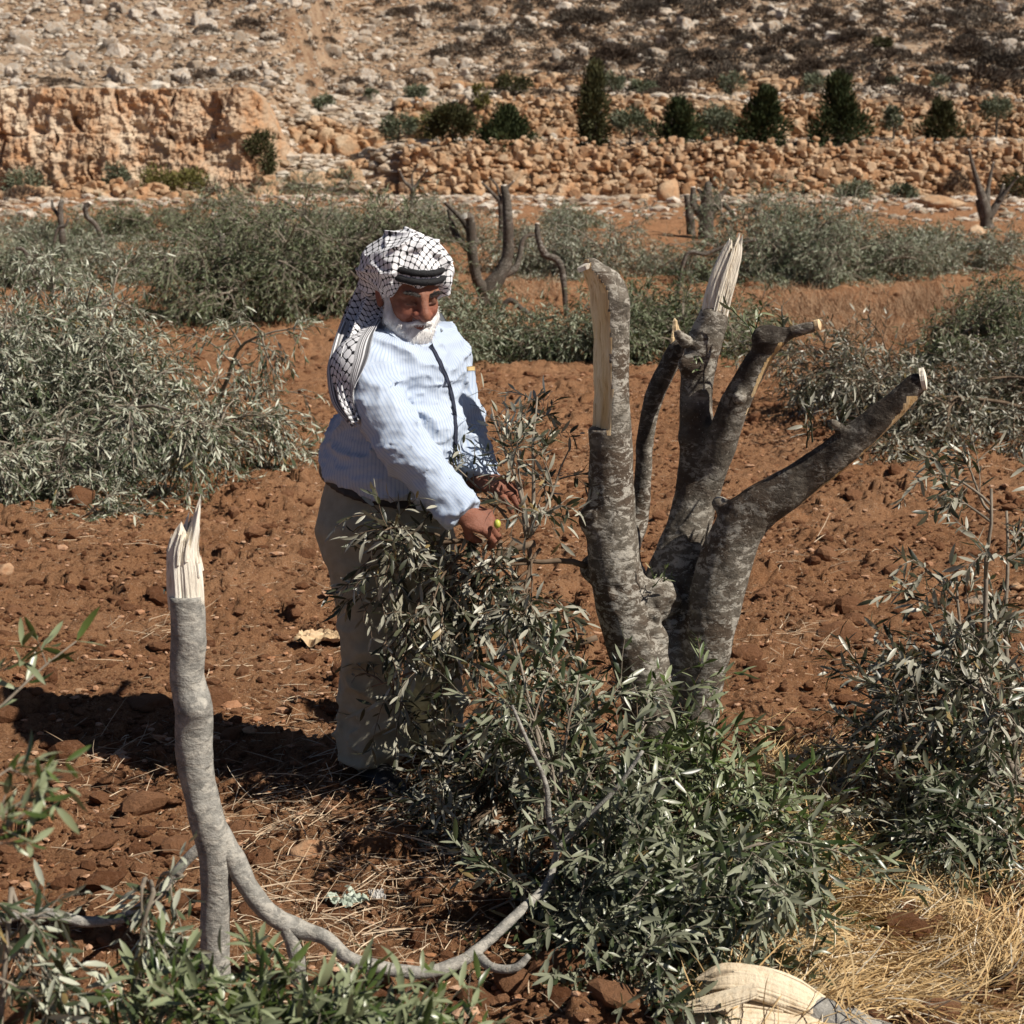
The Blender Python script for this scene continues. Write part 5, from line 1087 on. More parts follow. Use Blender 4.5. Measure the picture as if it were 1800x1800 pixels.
# ------------------------------------------------------------------ the man
MY = 4.95
def mp(px, py, dy=0.): return at(px, py, MY + dy)
FWD = nrm(np.array([math.sin(R(42)), -math.cos(R(42)), 0.])); LEFT = np.array([-FWD[1], FWD[0], 0.])     # where the chest faces; his left
UPV = np.array([0, 0, 1.])
foot_r, foot_l = mp(654, 1372, -.02), mp(760, 1330, .14)
foot_r[2] = float(gh_lo(foot_r[0], foot_r[1])); foot_l[2] = float(gh_lo(foot_l[0], foot_l[1]))
MAN = (foot_r + foot_l) / 2
man = thing('person', MAN, 'man in pale striped shirt and checked head scarf handling a cut olive bough', 'person')
J = dict(pel=mp(682, 885, .02), bel=mp(706, 800, 0), che=mp(712, 690, .01), nk=mp(714, 610, .05), sr=mp(640, 655, -.13), sl=mp(782, 628, .15), er=mp(706, 782, -.27), wr=mp(803, 893, -.37), el=mp(818, 765, .07), wl=mp(838, 842, -.12))
tors = lambda p: np.stack([(p - J['bel']) @ LEFT, (p - J['bel']) @ FWD, (p - J['bel']) @ UPV], -1)
def shirt_sdf(p, fold=True):
    q = tors(p)
    d = ell(q, (0, .015, -.015), (.198, .178, .215))
    c = tors(J['che'][None])[0]; d = smin(d, ell(q, c + [0, -.005, 0], (.186, .138, .20)), .09)
    d = smin(d, cap(p, J['sr'] + [0.012, .012, 0], J['sl'] - [.012, .012, 0], .070, .070), .09)
    d = smin(d, cap(p, J['nk'] - [0, 0, .05], J['nk'] - [0, 0, .0], .082, .066), .06)
    # sleeves, their cuffs cut square
    ar = smin(cap(p, J['sr'], J['er'], .066, .056), cap(p, J['er'], J['wr'], .056, .042), .02); al = smin(cap(p, J['sl'], J['el'], .066, .054), cap(p, J['el'], J['wl'], .054, .042), .02)
    ar = smax(ar, (p - J['wr']) @ nrm(J['wr'] - J['er']) - .008, .006); al = smax(al, (p - J['wl']) @ nrm(J['wl'] - J['el']) - .008, .006)
    d = smin(smin(d, ar, .03), al, .03)
    # shirt tail blousing over the belt
    d = smin(d, cap(p, J['pel'] + [0, 0, .10], J['pel'] + [0, 0, .055], .19, .186), .06)
    hem = .905 + .05 * (q[:, 1] < -9) + .028 * (-q[:, 0] * 0) ; hem = .972 - .26 * q[:, 1]
    d = np.where((ar < .02) | (al < .02), d, smax(d, (hem - p[:, 2]) * .8, .012))
    # open neck
    d = smax(d, -cap(p, J['nk'] - [0, 0, .03], J['nk'] + [.02, -.03, .2], .052, .075), .012)
    if fold:
        x, y, z = p.T
        al_ = sstep(.03, .0, ar)
        d = d - .020 * ridge(p, 6, 6, 9, 400) * (1 - .3 * al_) - .018 * ridge(p + [0, 0, .3], 9, 9, 7, 401) * al_ - .014 * ridge(p, 14, 14, 17, 402) * al_
        d = d + .007 * perlin(x * 7, y * 7, z * 4.5, 403) + .0035 * perlin(x * 19, y * 19, z * 13, 404)
        d = d - .007 * ridge(p + [.2, 0, 0], 17, 17, 24, 406) ** 1.5 - .006 * ridge(p, 9, 9, 26, 407) ** 2
        u = q[:, 2]; d = d - .012 * ridge(np.stack([q[:, 0] * .6, q[:, 1] * .6, u - .5 * q[:, 0]], -1), 3, 3, 15, 405) * sstep(.02, -.10, u) * (1 - al_)
    return d
def trous_sdf(p, fold=True):
    hr, kr, ar = mp(638, 935, -.05), mp(652, 1125, -.08), foot_r + [0, .02, .10]; hl, kl, al = mp(722, 930, .08), mp(764, 1125, .05), foot_l + [0, .02, .10]
    d = smin(cap(p, J['pel'] + [0, 0, .08], J['pel'] - [0, 0, .04], .178, .185), sph(p, J['pel'] - FWD * .06 - [0, 0, .04], .155), .06)
    lr = smin(cap(p, hr, kr, .120, .080), cap(p, kr, ar + [0, 0, .02], .080, .074), .03); ll = smin(cap(p, hl, kl, .116, .080), cap(p, kl, al + [0, 0, .02], .080, .072), .03)
    lr = smin(lr, ell(p, ar + [0, 0, .03], (.088, .095, .070)), .03)
    d = smin(d, smin(lr, ll, .012), .05); d = smax(d, p[:, 2] - (.968 - .26 * tors(p)[:, 1]), .01); d = smax(d, foot_r[2] + .045 - p[:, 2], .012)
    if fold:
        x, y, z = p.T; low = sstep(.55, .15, z); wst = sstep(.92, .78, z)
        d = d - .020 * ridge(p, 5, 5, 7, 410) * (.5 + low) * wst - .016 * ridge(p, 9, 9, 17, 411) * (.25 + low) * wst + .008 * wst * perlin(x * 6, y * 6, z * 3, 412) + .003 * perlin(x * 20, y * 20, z * 12, 413)
        # crease down the front of each trouser leg
        for k, h in ((kr, hr), (kl, hl)):
            f = (p - (h + k) / 2); s = f @ LEFT; d = d - .006 * np.exp(-(s / .012) ** 2) * (f @ FWD > 0) * sstep(.2, .45, z)
    return d
SHIRT, SKIN, SCARF = m_shirt(), m_skin(), m_scarf()
TROUS = m_flat('khaki_trouser_cloth', (.31, .295, .22), (.375, .355, .27), 30, .85, .2, .25, .003)
BLACK = m_flat('black_leather', (.012, .012, .013), (.03, .03, .032), 40, .5, .4)
NAVY = m_flat('dark_navy_placket', (.02, .025, .045), (.035, .04, .065), 40)
GREYC = m_flat('grey_collar_lining', (.17, .19, .215), (.22, .24, .265), 60, .8, .2)
BLUEC = m_flat('blue_collar_cloth', (.44, .51, .62), (.52, .58, .68), 60, .85, .2)
CORD = m_flat('black_head_cord', (.006, .006, .008), (.016, .016, .018), 300, .7, .3, .9, .003)
HAIR = m_tint('white_beard_hair', (.46, .45, .44), (.84, .83, .82), .7, .3)

V, F = sdf_mesh(shirt_sdf, np.minimum(J['wr'], J['pel']) + [-.48, -.42, -.22], J['sl'] + [.30, .32, .22], .0072)
q = tors(V); P0, P1 = J['sr'], J['er']
def arm_u(V, a, b, ref):
    t = nrm(b - a); r = V - a; r = r - (r @ t)[:, None] * t; e1 = nrm(ref - t * (ref @ t)); e2 = np.cross(t, e1); return np.arctan2(r @ e2, r @ e1) * .066
armr = np.minimum(cap(V, J['sr'], J['er'], .076, .066), cap(V, J['er'], J['wr'], .066, .044)); arml = np.minimum(cap(V, J['sl'], J['el'], .074, .064), cap(V, J['el'], J['wl'], .062, .046))
away = -np.array([.5, .7, .2])
fr = np.where(cap(V, J['sr'], J['er'], .076, .066) < cap(V, J['er'], J['wr'], .066, .044), arm_u(V, J['sr'], J['er'], away), arm_u(V, J['er'], J['wr'], away))
fl_ = arm_u(V, J['sl'], J['el'], away)
body_u = np.arctan2(q[:, 0], q[:, 1] + .02) * .20
sel = (armr < .022) & ((V - J['sr']) @ nrm(J['er'] - J['sr']) > .03)
su = np.where(sel, fr, np.where((arml < .02) & (V[:, 2] < J['sl'][2] - .06), fl_, body_u)) + 5
mesh('shirt', V, F, SHIRT, man, {'su': su})
V, F = sdf_mesh(trous_sdf, (np.minimum(foot_r, foot_l) + [-.28, -.32, .0]), J['pel'] + [.33, .36, .14], .0085)
mesh('trousers', V, F, TROUS, man)

def trace(px, py, sdf=shirt_sdf, lift=0.):
    """the first point of a garment seen along a line of sight, lifted off the cloth"""
    px, py = np.broadcast_arrays(np.asarray(px, float), np.asarray(py, float)); sh = px.shape
    d = nrm(np.stack([(px - 900) / FPX, CP + (900 - py) / FPX * SP, -SP + (900 - py) / FPX * CP], -1).reshape(-1, 3)); o = np.array([0, 0, CAM_H]); t = np.full(len(d), 4.2)
    for _ in range(70): t = np.minimum(t + .7 * sdf(o + d * t[:, None]), 5.4)
    p = o + d * t[:, None]; e = .006; g = np.stack([sdf(p + np.eye(3)[i] * e) - sdf(p - np.eye(3)[i] * e) for i in range(3)], -1)
    return (p + nrm(g) * lift).reshape(sh + (3,))
def sheet(name, G, mat, root, thick=.002, attrs=None, smooth=True):
    """a cloth sheet from a grid of points, given thickness"""
    n, m = G.shape[:2]; du = np.gradient(G, axis=0); dv = np.gradient(G, axis=1); N = nrm(np.cross(du, dv)); A = (G - N * thick / 2).reshape(-1, 3); B = (G + N * thick / 2).reshape(-1, 3)
    i = np.arange(n * m).reshape(n, m); f = np.stack([i[:-1, :-1], i[1:, :-1], i[1:, 1:], i[:-1, 1:]], -1).reshape(-1, 4); k = n * m
    edge = np.concatenate([i[0], i[1:, -1], i[-1, ::-1][1:], i[::-1, 0][1:]]); e = np.stack([edge[:-1], edge[1:], edge[1:] + k, edge[:-1] + k], -1)
    at_ = {a: np.concatenate([v.ravel(), v.ravel()]) for a, v in (attrs or {}).items()}
    return mesh(name, np.concatenate([A, B]), [np.concatenate([f[:, ::-1], f + k, e])], mat, root, at_, smooth)
def band(pts, w, n=40, m=3):
    c = catmull([(a, b, 0) for a, b in pts], n)[:, :2]; t = nrm(np.gradient(c, axis=0)); nn = np.stack([-t[:, 1], t[:, 0]], -1); s = np.linspace(-.5, .5, m)
    return c[:, None] + nn[:, None] * (s[None, :, None] * w)
b = band([(757, 606), (766, 624), (783, 660), (794, 700), (800, 745), (799, 785), (797, 815)], 5.0)
sheet('placket', trace(b[..., 0], b[..., 1], lift=.003), NAVY, man, .003)
def quad_grid(c, n=10, m=10):
    c = np.array(c, float); u = np.linspace(0, 1, n)[:, None, None]; v = np.linspace(0, 1, m)[None, :, None]
    return (c[0] * (1 - u) + c[3] * u) * (1 - v) + (c[1] * (1 - u) + c[2] * u) * v
g = quad_grid([(814, 650), (834, 646), (834, 722), (822, 728)]); pk = sheet('pocket', trace(g[..., 0], g[..., 1], lambda p: shirt_sdf(p, False), .010), SHIRT, man, .003, {'su': 5 + g[..., 0] * MY / FPX})
g = quad_grid([(815, 645), (831, 644), (831, 652), (815, 652)], 5, 5); sheet('note', trace(g[..., 0], g[..., 1], lambda p: shirt_sdf(p, False), .012), m_flat('tan_paper', (.55, .38, .17), (.6, .45, .22)), man, .003)

# head, in its own frame: x to his left, y where the face points, z up
yaw, pit, rol = R(27), R(17), R(1)
hf = np.array([math.sin(yaw) * math.cos(pit), -math.cos(yaw) * math.cos(pit), -math.sin(pit)]); hl = nrm(np.cross([math.sin(rol), 0, math.cos(rol)], hf)); hu = np.cross(hf, hl)
HM = np.stack([hl, hf, hu], 1); HC = mp(719, 512, -.02); HS = 1.06
toW = lambda v: HC + (v * HS) @ HM.T
def head_sdf(p):
    ax = np.abs(p[:, 0]); s = np.stack([ax, p[:, 1], p[:, 2]], -1)
    d = smin(ell(p, (0, -.012, .045), (.076, .097, .090)), ell(p, (0, .024, -.018), (.063, .074, .095)), .03)
    d = smin(d, ell(p, (0, .036, -.080), (.046, .046, .036)), .03); d = smin(d, sph(s, (.038, .064, -.026), .020), .02)
    d = smin(d, cap(s, (.008, .092, .022), (.046, .076, .022), .0105, .010), .016)
    d = smax(d, -sph(s, (.032, .104, .003), .0215), .014)
    d = smin(d, sph(s, (.031, .0765, .004), .0145), .006)
    d = smin(d, cap(s, (.020, .0915, -.003), (.043, .083, -.002), .0035, .003), .004)
    d = smin(d, cap(s, (.018, .088, -.014), (.040, .080, -.018), .004, .003), .006)
    d = smin(d, cap(p, (0, .090, .020), (0, .117, -.020), .0100, .0150), .014); d = smin(d, sph(p, (0, .1175, -.0255), .0160), .008); d = smin(d, sph(s, (.0165, .103, -.029), .0120), .008)
    d = smax(d, -sph(s, (.007, .110, -.040), .0045), .004)
    d = smin(d, cap(s, (0, .098, -.056), (.022, .086, -.060), .0065, .004), .008); d = smin(d, cap(s, (0, .095, -.068), (.018, .086, -.068), .0075, .005), .008)
    d = smax(d, -cap(s, (0, .106, -.062), (.022, .094, -.0635), .0028, .002), .004)
    d = smin(d, sph(p, (0, .078, -.104), .020), .02)
    ear = smax(ell(s, (.080, -.012, -.002), (.010, .022, .034)), -ell(s, (.092, -.008, .002), (.010, .012, .020)), .006); d = smin(d, ear, .008); d = smin(d, ell(s, (.079, -.004, -.032), (.009, .011, .012)), .006)
    d = smin(d, cap(p, (0, -.028, -.05), (0, -.062, -.24), .060, .064), .03)
    fx = perlin(p[:, 0] * 20, p[:, 1] * 20, p[:, 2] * 60, 430) * (p[:, 1] > .03)
    wr = np.abs(p[:, 2] - .046 + .002 * np.sin(p[:, 0] * 90)); d = d + .0018 * np.exp(-(wr / .0022) ** 2) * (ax < .05) + .0015 * np.exp(-(np.abs(p[:, 2] - .034) / .002) ** 2) * (ax < .035)
    nl = np.abs((ax - .018) - (-.028 - p[:, 2]) * .55); d = d + .003 * np.exp(-(nl / .004) ** 2) * ((p[:, 2] < -.026) & (p[:, 2] > -.062) & (p[:, 1] > .06))
    ex = np.abs(np.hypot((ax - .031) * .8, p[:, 2] - .004) - .0215); d = d + .0006 * np.exp(-(ex / .0018) ** 2) * ((p[:, 1] > .05) & (p[:, 2] < .004)); cf = np.abs(((p[:, 2] - .004) - (ax - .055) * np.round((p[:, 2] - .004) / np.maximum(ax - .048, .004) * 2) / 2)); return d + .0018 * fx + .0012 * perlin(p[:, 0] * 60, p[:, 1] * 60, p[:, 2] * 60, 431)
V, F = sdf_mesh(head_sdf, (-.11, -.15, -.26), (.11, .15, .16), .0030)
s = np.stack([np.abs(V[:, 0]), V[:, 1], V[:, 2]], -1)
dark = np.maximum.reduce([.85 * np.exp(-((np.abs(V[:, 2] + .0035) / .0022) ** 2)) * ((s[:, 0] > .018) & (s[:, 0] < .044) & (V[:, 1] > .075)),
    .8 * np.exp(-((V[:, 2] + .0625) / .0022) ** 2) * ((s[:, 0] < .022) & (V[:, 1] > .08))])
dark = np.maximum(dark, .55 * np.exp(-(np.linalg.norm((s - [.031, .088, .003]) / [.017, .02, .0085], axis=1)) ** 2))  # shade under the brow, painted into the skin colour around the eyes
red = np.clip(.55 * np.exp(-(np.linalg.norm(s - [.012, .112, -.024], axis=1) / .018) ** 2) + .4 * np.exp(-(np.linalg.norm(s - [.04, .08, -.03], axis=1) / .022) ** 2) + .7 * np.exp(-(np.linalg.norm(s - [.01, .098, -.064], axis=1) / .012) ** 2) + .5 * np.exp(-(np.linalg.norm(s - [.08, -.01, 0], axis=1) / .03) ** 2), 0, 1)
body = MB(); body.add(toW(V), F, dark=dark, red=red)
# arms with hands, and the unseen trunk and legs that carry them, all in the same body
def hand(p, wrist, fwd, back, finger_dirs, thumb, s=1.):
    """wrist point, direction to the knuckles, back-of-hand normal; each finger three joints"""
    f = nrm(np.asarray(fwd, float)); b = nrm(np.asarray(back, float) - f * np.dot(back, f)); sd = np.cross(b, f)
    loc = np.stack([(p - wrist) @ sd, (p - wrist) @ f, (p - wrist) @ b], -1)
    d = ell(loc, (0, .052 * s, .002), (.042 * s, .058 * s, .017 * s)); d = smin(d, cap(loc, (0, -.012, 0), (0, .02 * s, 0), .026 * s, .025 * s), .02)
    ks = [(-.031, .088), (-.010, .096), (.011, .093), (.030, .083)]; ln = [(.040, .026, .020), (.045, .029, .021), (.041, .027, .020), (.032, .021, .018)]; rr = [.0098, .0102, .0098, .0086]
    for (kx, ky), l, r_, cur in zip(ks, ln, rr, finger_dirs):
        a = np.array([kx * s, ky * s, .002]); ang = 0.; d = smin(d, sph(loc, a + [0, -.004, .006], r_ * 1.12), .010); fd = np.full(len(p), 9.)
        for seg, (li, ci) in enumerate(zip(l, cur)):
            ang += ci; n_ = a + li * s * np.array([kx * 1.2 * (seg == 0), math.cos(ang), -math.sin(ang)]); fd = smin(fd, cap(loc, a, n_, r_ * (1 - .08 * seg), r_ * (.93 - .09 * seg)), .003); a = n_
        d = smin(d, fd, .005)
    a = np.array([thumb[0] * .030 * s, .030 * s, -.004])
    for k_, (tx, ty, tz, l_) in enumerate(thumb[1]):
        n_ = a + np.array([tx, ty, tz]) * l_ * s; d = smin(d, cap(loc, a, n_, .0130 - .0018 * k_, .0118 - .002 * k_), .008); a = n_
    return d
HRP = J['wr'] + nrm(J['wr'] - J['er']) * .012; HR_F, HR_B = mp(868, 925, -.36) - HRP, np.array([.25, -.75, .62])
HLP = J['wl'] + nrm(J['wl'] - J['el']) * .010; HL_F, HL_B = mp(890, 856, -.20) - HLP, np.array([.1, -.5, .8])
def rh(p):
    x = cap(p, HRP + (J['er'] - HRP) * .5, HRP, .032, .027); return smin(x, hand(p, HRP, HR_F, HR_B, [(.55, .75, .5), (.65, .85, .55), (.75, .9, .6), (.8, 1.0, .6)], (-1, [(-.35, .62, -.7, .036), (.25, .75, -.62, .030), (.35, .8, -.45, .024)])), .02)
def lh(p):
    x = cap(p, HLP + (J['el'] - HLP) * .5, HLP, .032, .027); return smin(x, hand(p, HLP, HL_F, HL_B, [(.45, .6, .4), (.5, .7, .4), (.6, .75, .5), (.7, .8, .5)], (1, [(.35, .62, -.7, .036), (-.25, .75, -.62, .030), (-.3, .8, -.4, .024)])), .02)
for fn, w, e in ((rh, HRP, J['er']), (lh, HLP, J['el'])):
    lo = np.minimum(w, w + (HR_F if fn is rh else HL_F)) - .12; hi = np.maximum(w, w + (HR_F if fn is rh else HL_F)) + .12
    V, F = sdf_mesh(fn, lo, hi, .0032); body.add(V, F, dark=.12, red=.15)
def inner(p):
    d = np.minimum(shirt_sdf(p, False) + .030, trous_sdf(p, False) + .030); return smin(d, cap(p, J['nk'] - [0, 0, .12], J['nk'] + [0, 0, .02], .06, .056), .03)
V, F = sdf_mesh(inner, np.minimum(foot_r, J['wr']) + [-.3, -.25, .02], J['sl'] + [.2, .25, .12], .016); body.add(V, F, dark=0., red=0.)
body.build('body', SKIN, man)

# beard, moustache, brows
def beard_sdf(p):
    s = np.stack([np.abs(p[:, 0]), p[:, 1], p[:, 2]], -1)
    d = ell(p, (0, .046, -.098), (.056, .064, .054)); d = smin(d, cap(s, (.068, .012, .0), (.058, .035, -.065), .010, .018), .02); d = smin(d, cap(s, (.058, .035, -.060), (.025, .075, -.088), .019, .022), .02)
    d = smin(d, cap(s, (.004, .108, -.0475), (.032, .088, -.058), .0090, .0075), .008)
    d = smax(d, -ell(p, (0, .108, -.063), (.021, .020, .0068)), .006)
    d = smax(d, -ell(s, (.034, .083, -.028), (.026, .030, .026)), .008); d = smax(d, -sph(p, (0, .116, -.026), .0185), .004)
    x, y, z = p.T; return d + .0022 * perlin(x * 90, y * 90, z * 60, 440) + .0015 * perlin(x * 200, y * 200, z * 120, 441)
V, F = sdf_mesh(beard_sdf, (-.1, -.03, -.16), (.1, .14, .03), .0030); rgb_ = np.random.default_rng(4)
fl = V[F[0]]; c = fl.mean(1); nn = nrm(np.cross(fl[:, 2] - fl[:, 0], fl[:, 3] - fl[:, 1])); pick = rgb_.choice(len(c), 2600); c, nn = c[pick], nn[pick]
bd = MB(); bd.add(toW(V), F, tint=np.clip(.55 + .8 * perlin(V[:, 0] * 60, V[:, 1] * 60, V[:, 2] * 40, 442), 0, 1))
hd = nn * .5 + [0, 0, -.9] + rgb_.normal(0, .35, c.shape); leaves(bd, toW(c), hd @ HM.T, nn @ HM.T, rgb_.uniform(.006, .014, len(c)), np.full(len(c), .0016), rgb_, 0, .2)
bd.build('beard', HAIR, man)
for sgn in (1, -1):
    n = 170; u = rgb_.uniform(0, 1, n); B = np.stack([sgn * (.010 + .040 * u), .1015 - .016 * u + rgb_.normal(0, .001, n), .0235 + .006 * np.sin(u * 2.4) + rgb_.normal(0, .0019, n)], -1); mb = MB()
    leaves(mb, toW(B), (np.stack([np.full(n, sgn * .9), np.full(n, .25), rgb_.normal(.05, .3, n)], -1)) @ HM.T, np.tile(hf, (n, 1)), rgb_.uniform(.008, .013, n), np.full(n, .0022), rgb_, 0, .2)
    mb.build('eyebrow', m_tint('grey_brow_hair', (.03, .026, .024), (.15, .14, .13)), man)

# head scarf: wound cap with an opening in front, and the tail over his right shoulder
def scarf_sdf(p):
    x, y, z = p.T; az = np.arctan2(x, y); el = z
    ext = ell(p, (0, -.010, .056), (.099, .119, .092)); base = ell(p, (0, -.010, .047), (.086, .107, .099))
    top = smin(ext, ell(p, (-.03, -.075, .01), (.078, .064, .095)), .05)
    # opening: low front sector shows the inner cloth and the cords
    win = sstep(.95, .72, np.abs(az + .02)) * sstep(.118, .100, z - .03 * np.cos(az * 1.5 + .2))
    d = base + (top - base) * (1 - win)
    lowcut = .047 - .050 * sstep(.6, 1.25, np.abs(az)) - .035 * sstep(1.5, 2.3, np.abs(az)) + .004 * np.sin(az * 9); d = smax(d, lowcut - z, .012)
    d = d - .014 * ridge(np.stack([az * .05, x * 0, z - .05 * az], -1), 5, 1, 19, 450) * (1 - win) - .010 * ridge(p, 13, 13, 20, 451) * (1 - .6 * win) + .005 * perlin(x * 16, y * 16, z * 22, 452) + .002 * perlin(x * 45, y * 45, z * 45, 453)
    return d
V, F = sdf_mesh(scarf_sdf, (-.15, -.18, -.08), (.15, .15, .19), .0036)
q = nrm(V - [0, -.01, .03]); ax_ = nrm(np.array([0, -.35, 1.])); e1 = np.array([1., 0, 0]); e2 = np.cross(ax_, e1); th = np.arccos(np.clip(q @ ax_, -1, 1)); fi = np.arctan2(q @ e2, q @ e1); rr = th * .108
CELL = .0228
pu, pv = rr * np.cos(fi) / CELL + 20, rr * np.sin(fi) / CELL + 20
V = toW(V); sc_ = MB(); sc_.add(V, F, pu=pu, pv=pv, edge=0.)
# tail
def tail(path, hw, n=60, m=26, pleat=.014, ph=0., gap=.026, edgew=.9):
    C = catmull(path, n); W = np.interp(np.linspace(0, 1, n), np.linspace(0, 1, len(hw)), hw); s = np.linspace(-1, 1, m); side = nrm(np.array([.92, -.38, .06]))
    T = nrm(np.gradient(C, axis=0)); side = nrm(side - T * (T @ side)[:, None]); N = np.cross(T, side); N = np.where((N[:, 1] > 0)[:, None], -N, N)
    wave = pleat * (np.sin(s[None] * 7 + ph + 1.5 * np.linspace(0, 2, n)[:, None]) + .5 * np.sin(s[None] * 15 + 2 * ph))
    G = C[:, None] + side[:, None] * (s[None] * W[:, None])[..., None] + N[:, None] * (wave + .02 * (1 - s[None] ** 2))[..., None]
    f = G.reshape(-1, 3)
    for _ in range(6):
        d = shirt_sdf(f, False); e = .004; gr = nrm(np.stack([shirt_sdf(f + np.eye(3)[i] * e, False) - shirt_sdf(f - np.eye(3)[i] * e, False) for i in range(3)], -1)); f = f + gr * np.maximum(gap - d, 0)[:, None]
    G = f.reshape(G.shape); ln = np.concatenate([[0], np.cumsum(np.linalg.norm(np.diff(C, axis=0), axis=1))]); pu = (s[None] * W.max() * 1.25 + 0 * ln[:, None]) / CELL; pv = ln[:, None] / CELL + 0 * s[None]
    tt = np.linspace(0, 1, n)[:, None]; ed = np.where((np.abs(s[None]) > .66) & (tt > .30), np.abs(s[None]) * 4.0, 0.) ; ed = np.where((tt > .93), 1 + tt * 8, ed)
    du = np.gradient(G, axis=0); dv = np.gradient(G, axis=1); NN = nrm(np.cross(du, dv)); k = n * m; i = np.arange(k).reshape(n, m); fq = np.stack([i[:-1, :-1], i[1:, :-1], i[1:, 1:], i[:-1, 1:]], -1).reshape(-1, 4)
    edge = np.concatenate([i[0], i[1:, -1], i[-1, ::-1][1:], i[::-1, 0][1:]]); e = np.stack([edge[:-1], edge[1:], edge[1:] + k, edge[:-1] + k], -1)
    sc_.add(np.concatenate([(G - NN * .0015).reshape(-1, 3), (G + NN * .0015).reshape(-1, 3)]), [np.concatenate([fq[:, ::-1], fq + k, e])], pu=np.tile(pu.ravel(), 2), pv=np.tile(pv.ravel(), 2), edge=np.tile(ed.ravel(), 2))
tail([mp(668, 480, .06), mp(648, 545, .02), mp(626, 600, -.08), mp(612, 650, -.16), mp(612, 700, -.20), mp(632, 745, -.24)], [.055, .060, .065, .062, .048, .022], ph=.3)
tail([mp(672, 490, .10), mp(638, 560, .10), mp(612, 620, .06), mp(604, 665, 0.), mp(600, 690, -.02)], [.05, .055, .05, .04, .02], ph=2.0)
sc_.build('head_scarf', SCARF, man)
# two black cords over the inner cloth
def cord(zc, tilt, k):
    th = np.linspace(0, 2 * math.pi, 90); z = zc + tilt * np.cos(th); f = np.sqrt(np.clip(1 - ((z - .047) / .099) ** 2, .05, 1)); P = np.stack([.0895 * f * np.sin(th), -.010 + .1105 * f * np.cos(th), z], -1)
    Vc, Fc = tubes(toW(P)[None], (.0098 + .0007 * np.sin(th * 160))[None], 8, False); return Vc, Fc
mb = MB(); mb.add(*cord(.062, .000, 0)); mb.add(*cord(.081, .003, 1)); mb.build('head_cord', CORD, man)
# collar leaves, belt, shoes
def collar(c, mat, name, lift, n=12):
    g = quad_grid(c, n, n); base = lambda p: np.minimum(shirt_sdf(p, False), head_neck(p)); return sheet(name, trace(g[..., 0], g[..., 1], base, lift), mat, man, .004)
def head_neck(p): return cap(p, J['nk'] - [0, 0, .05], J['nk'] + [0, .0, .06], .082, .074)
collar([(767, 558), (776, 551), (791, 577), (772, 588)], GREYC, 'collar', .008)
collar([(668, 576), (680, 562), (744, 607), (716, 612)], BLUEC, 'collar', .004)
def belt_sdf(p): return smax(trous_sdf(p, False) - .026, np.abs(p[:, 2] - (.940 - .26 * tors(p)[:, 1])) * .96 - .019, .004)
V, F = sdf_mesh(belt_sdf, J['pel'] + [-.28, -.28, -.12], J['pel'] + [.28, .28, .20], .008); mesh('belt', V, F, BLACK, man)
def shoe(f, d, name='shoe'):
    d = nrm(np.asarray(d, float)); s_ = np.cross(UPV, d)
    def sd(p):
        l = np.stack([(p - f) @ s_, (p - f) @ d, (p - f) @ UPV], -1); q = ell(l, (0, .06, .038), (.047, .145, .046)); q = smin(q, ell(l, (0, -.035, .065), (.043, .065, .055)), .03); q = smin(q, ell(l, (0, .15, .028), (.045, .055, .030)), .02)
        q = smax(q, .004 - l[:, 2], .004); return smin(q, smax(np.maximum(np.abs(l[:, 0]) - .043 + .25 * np.maximum(l[:, 1] - .11, 0), np.abs(l[:, 1] - .06) - .135), l[:, 2] - .014, .004) + .002, .004)
    V, F = sdf_mesh(sd, f - [.26, .26, .012], f + [.26, .26, .16], .006); mesh(name, V, F, BLACK, man)
shoe(foot_r, (.45, -.89, 0)); shoe(foot_l, (.75, -.66, 0))
# the olive he holds
V, F = ICO2; of = mp(874, 921, -.40); tag(mesh('olive_fruit', V * [.010, .010, .013] + of, [F], m_flat('yellow_green_olive', (.42, .44, .05), (.52, .55, .10), 40, .3, .5)), 'small yellow green olive at the mans fingertips', 'olive')

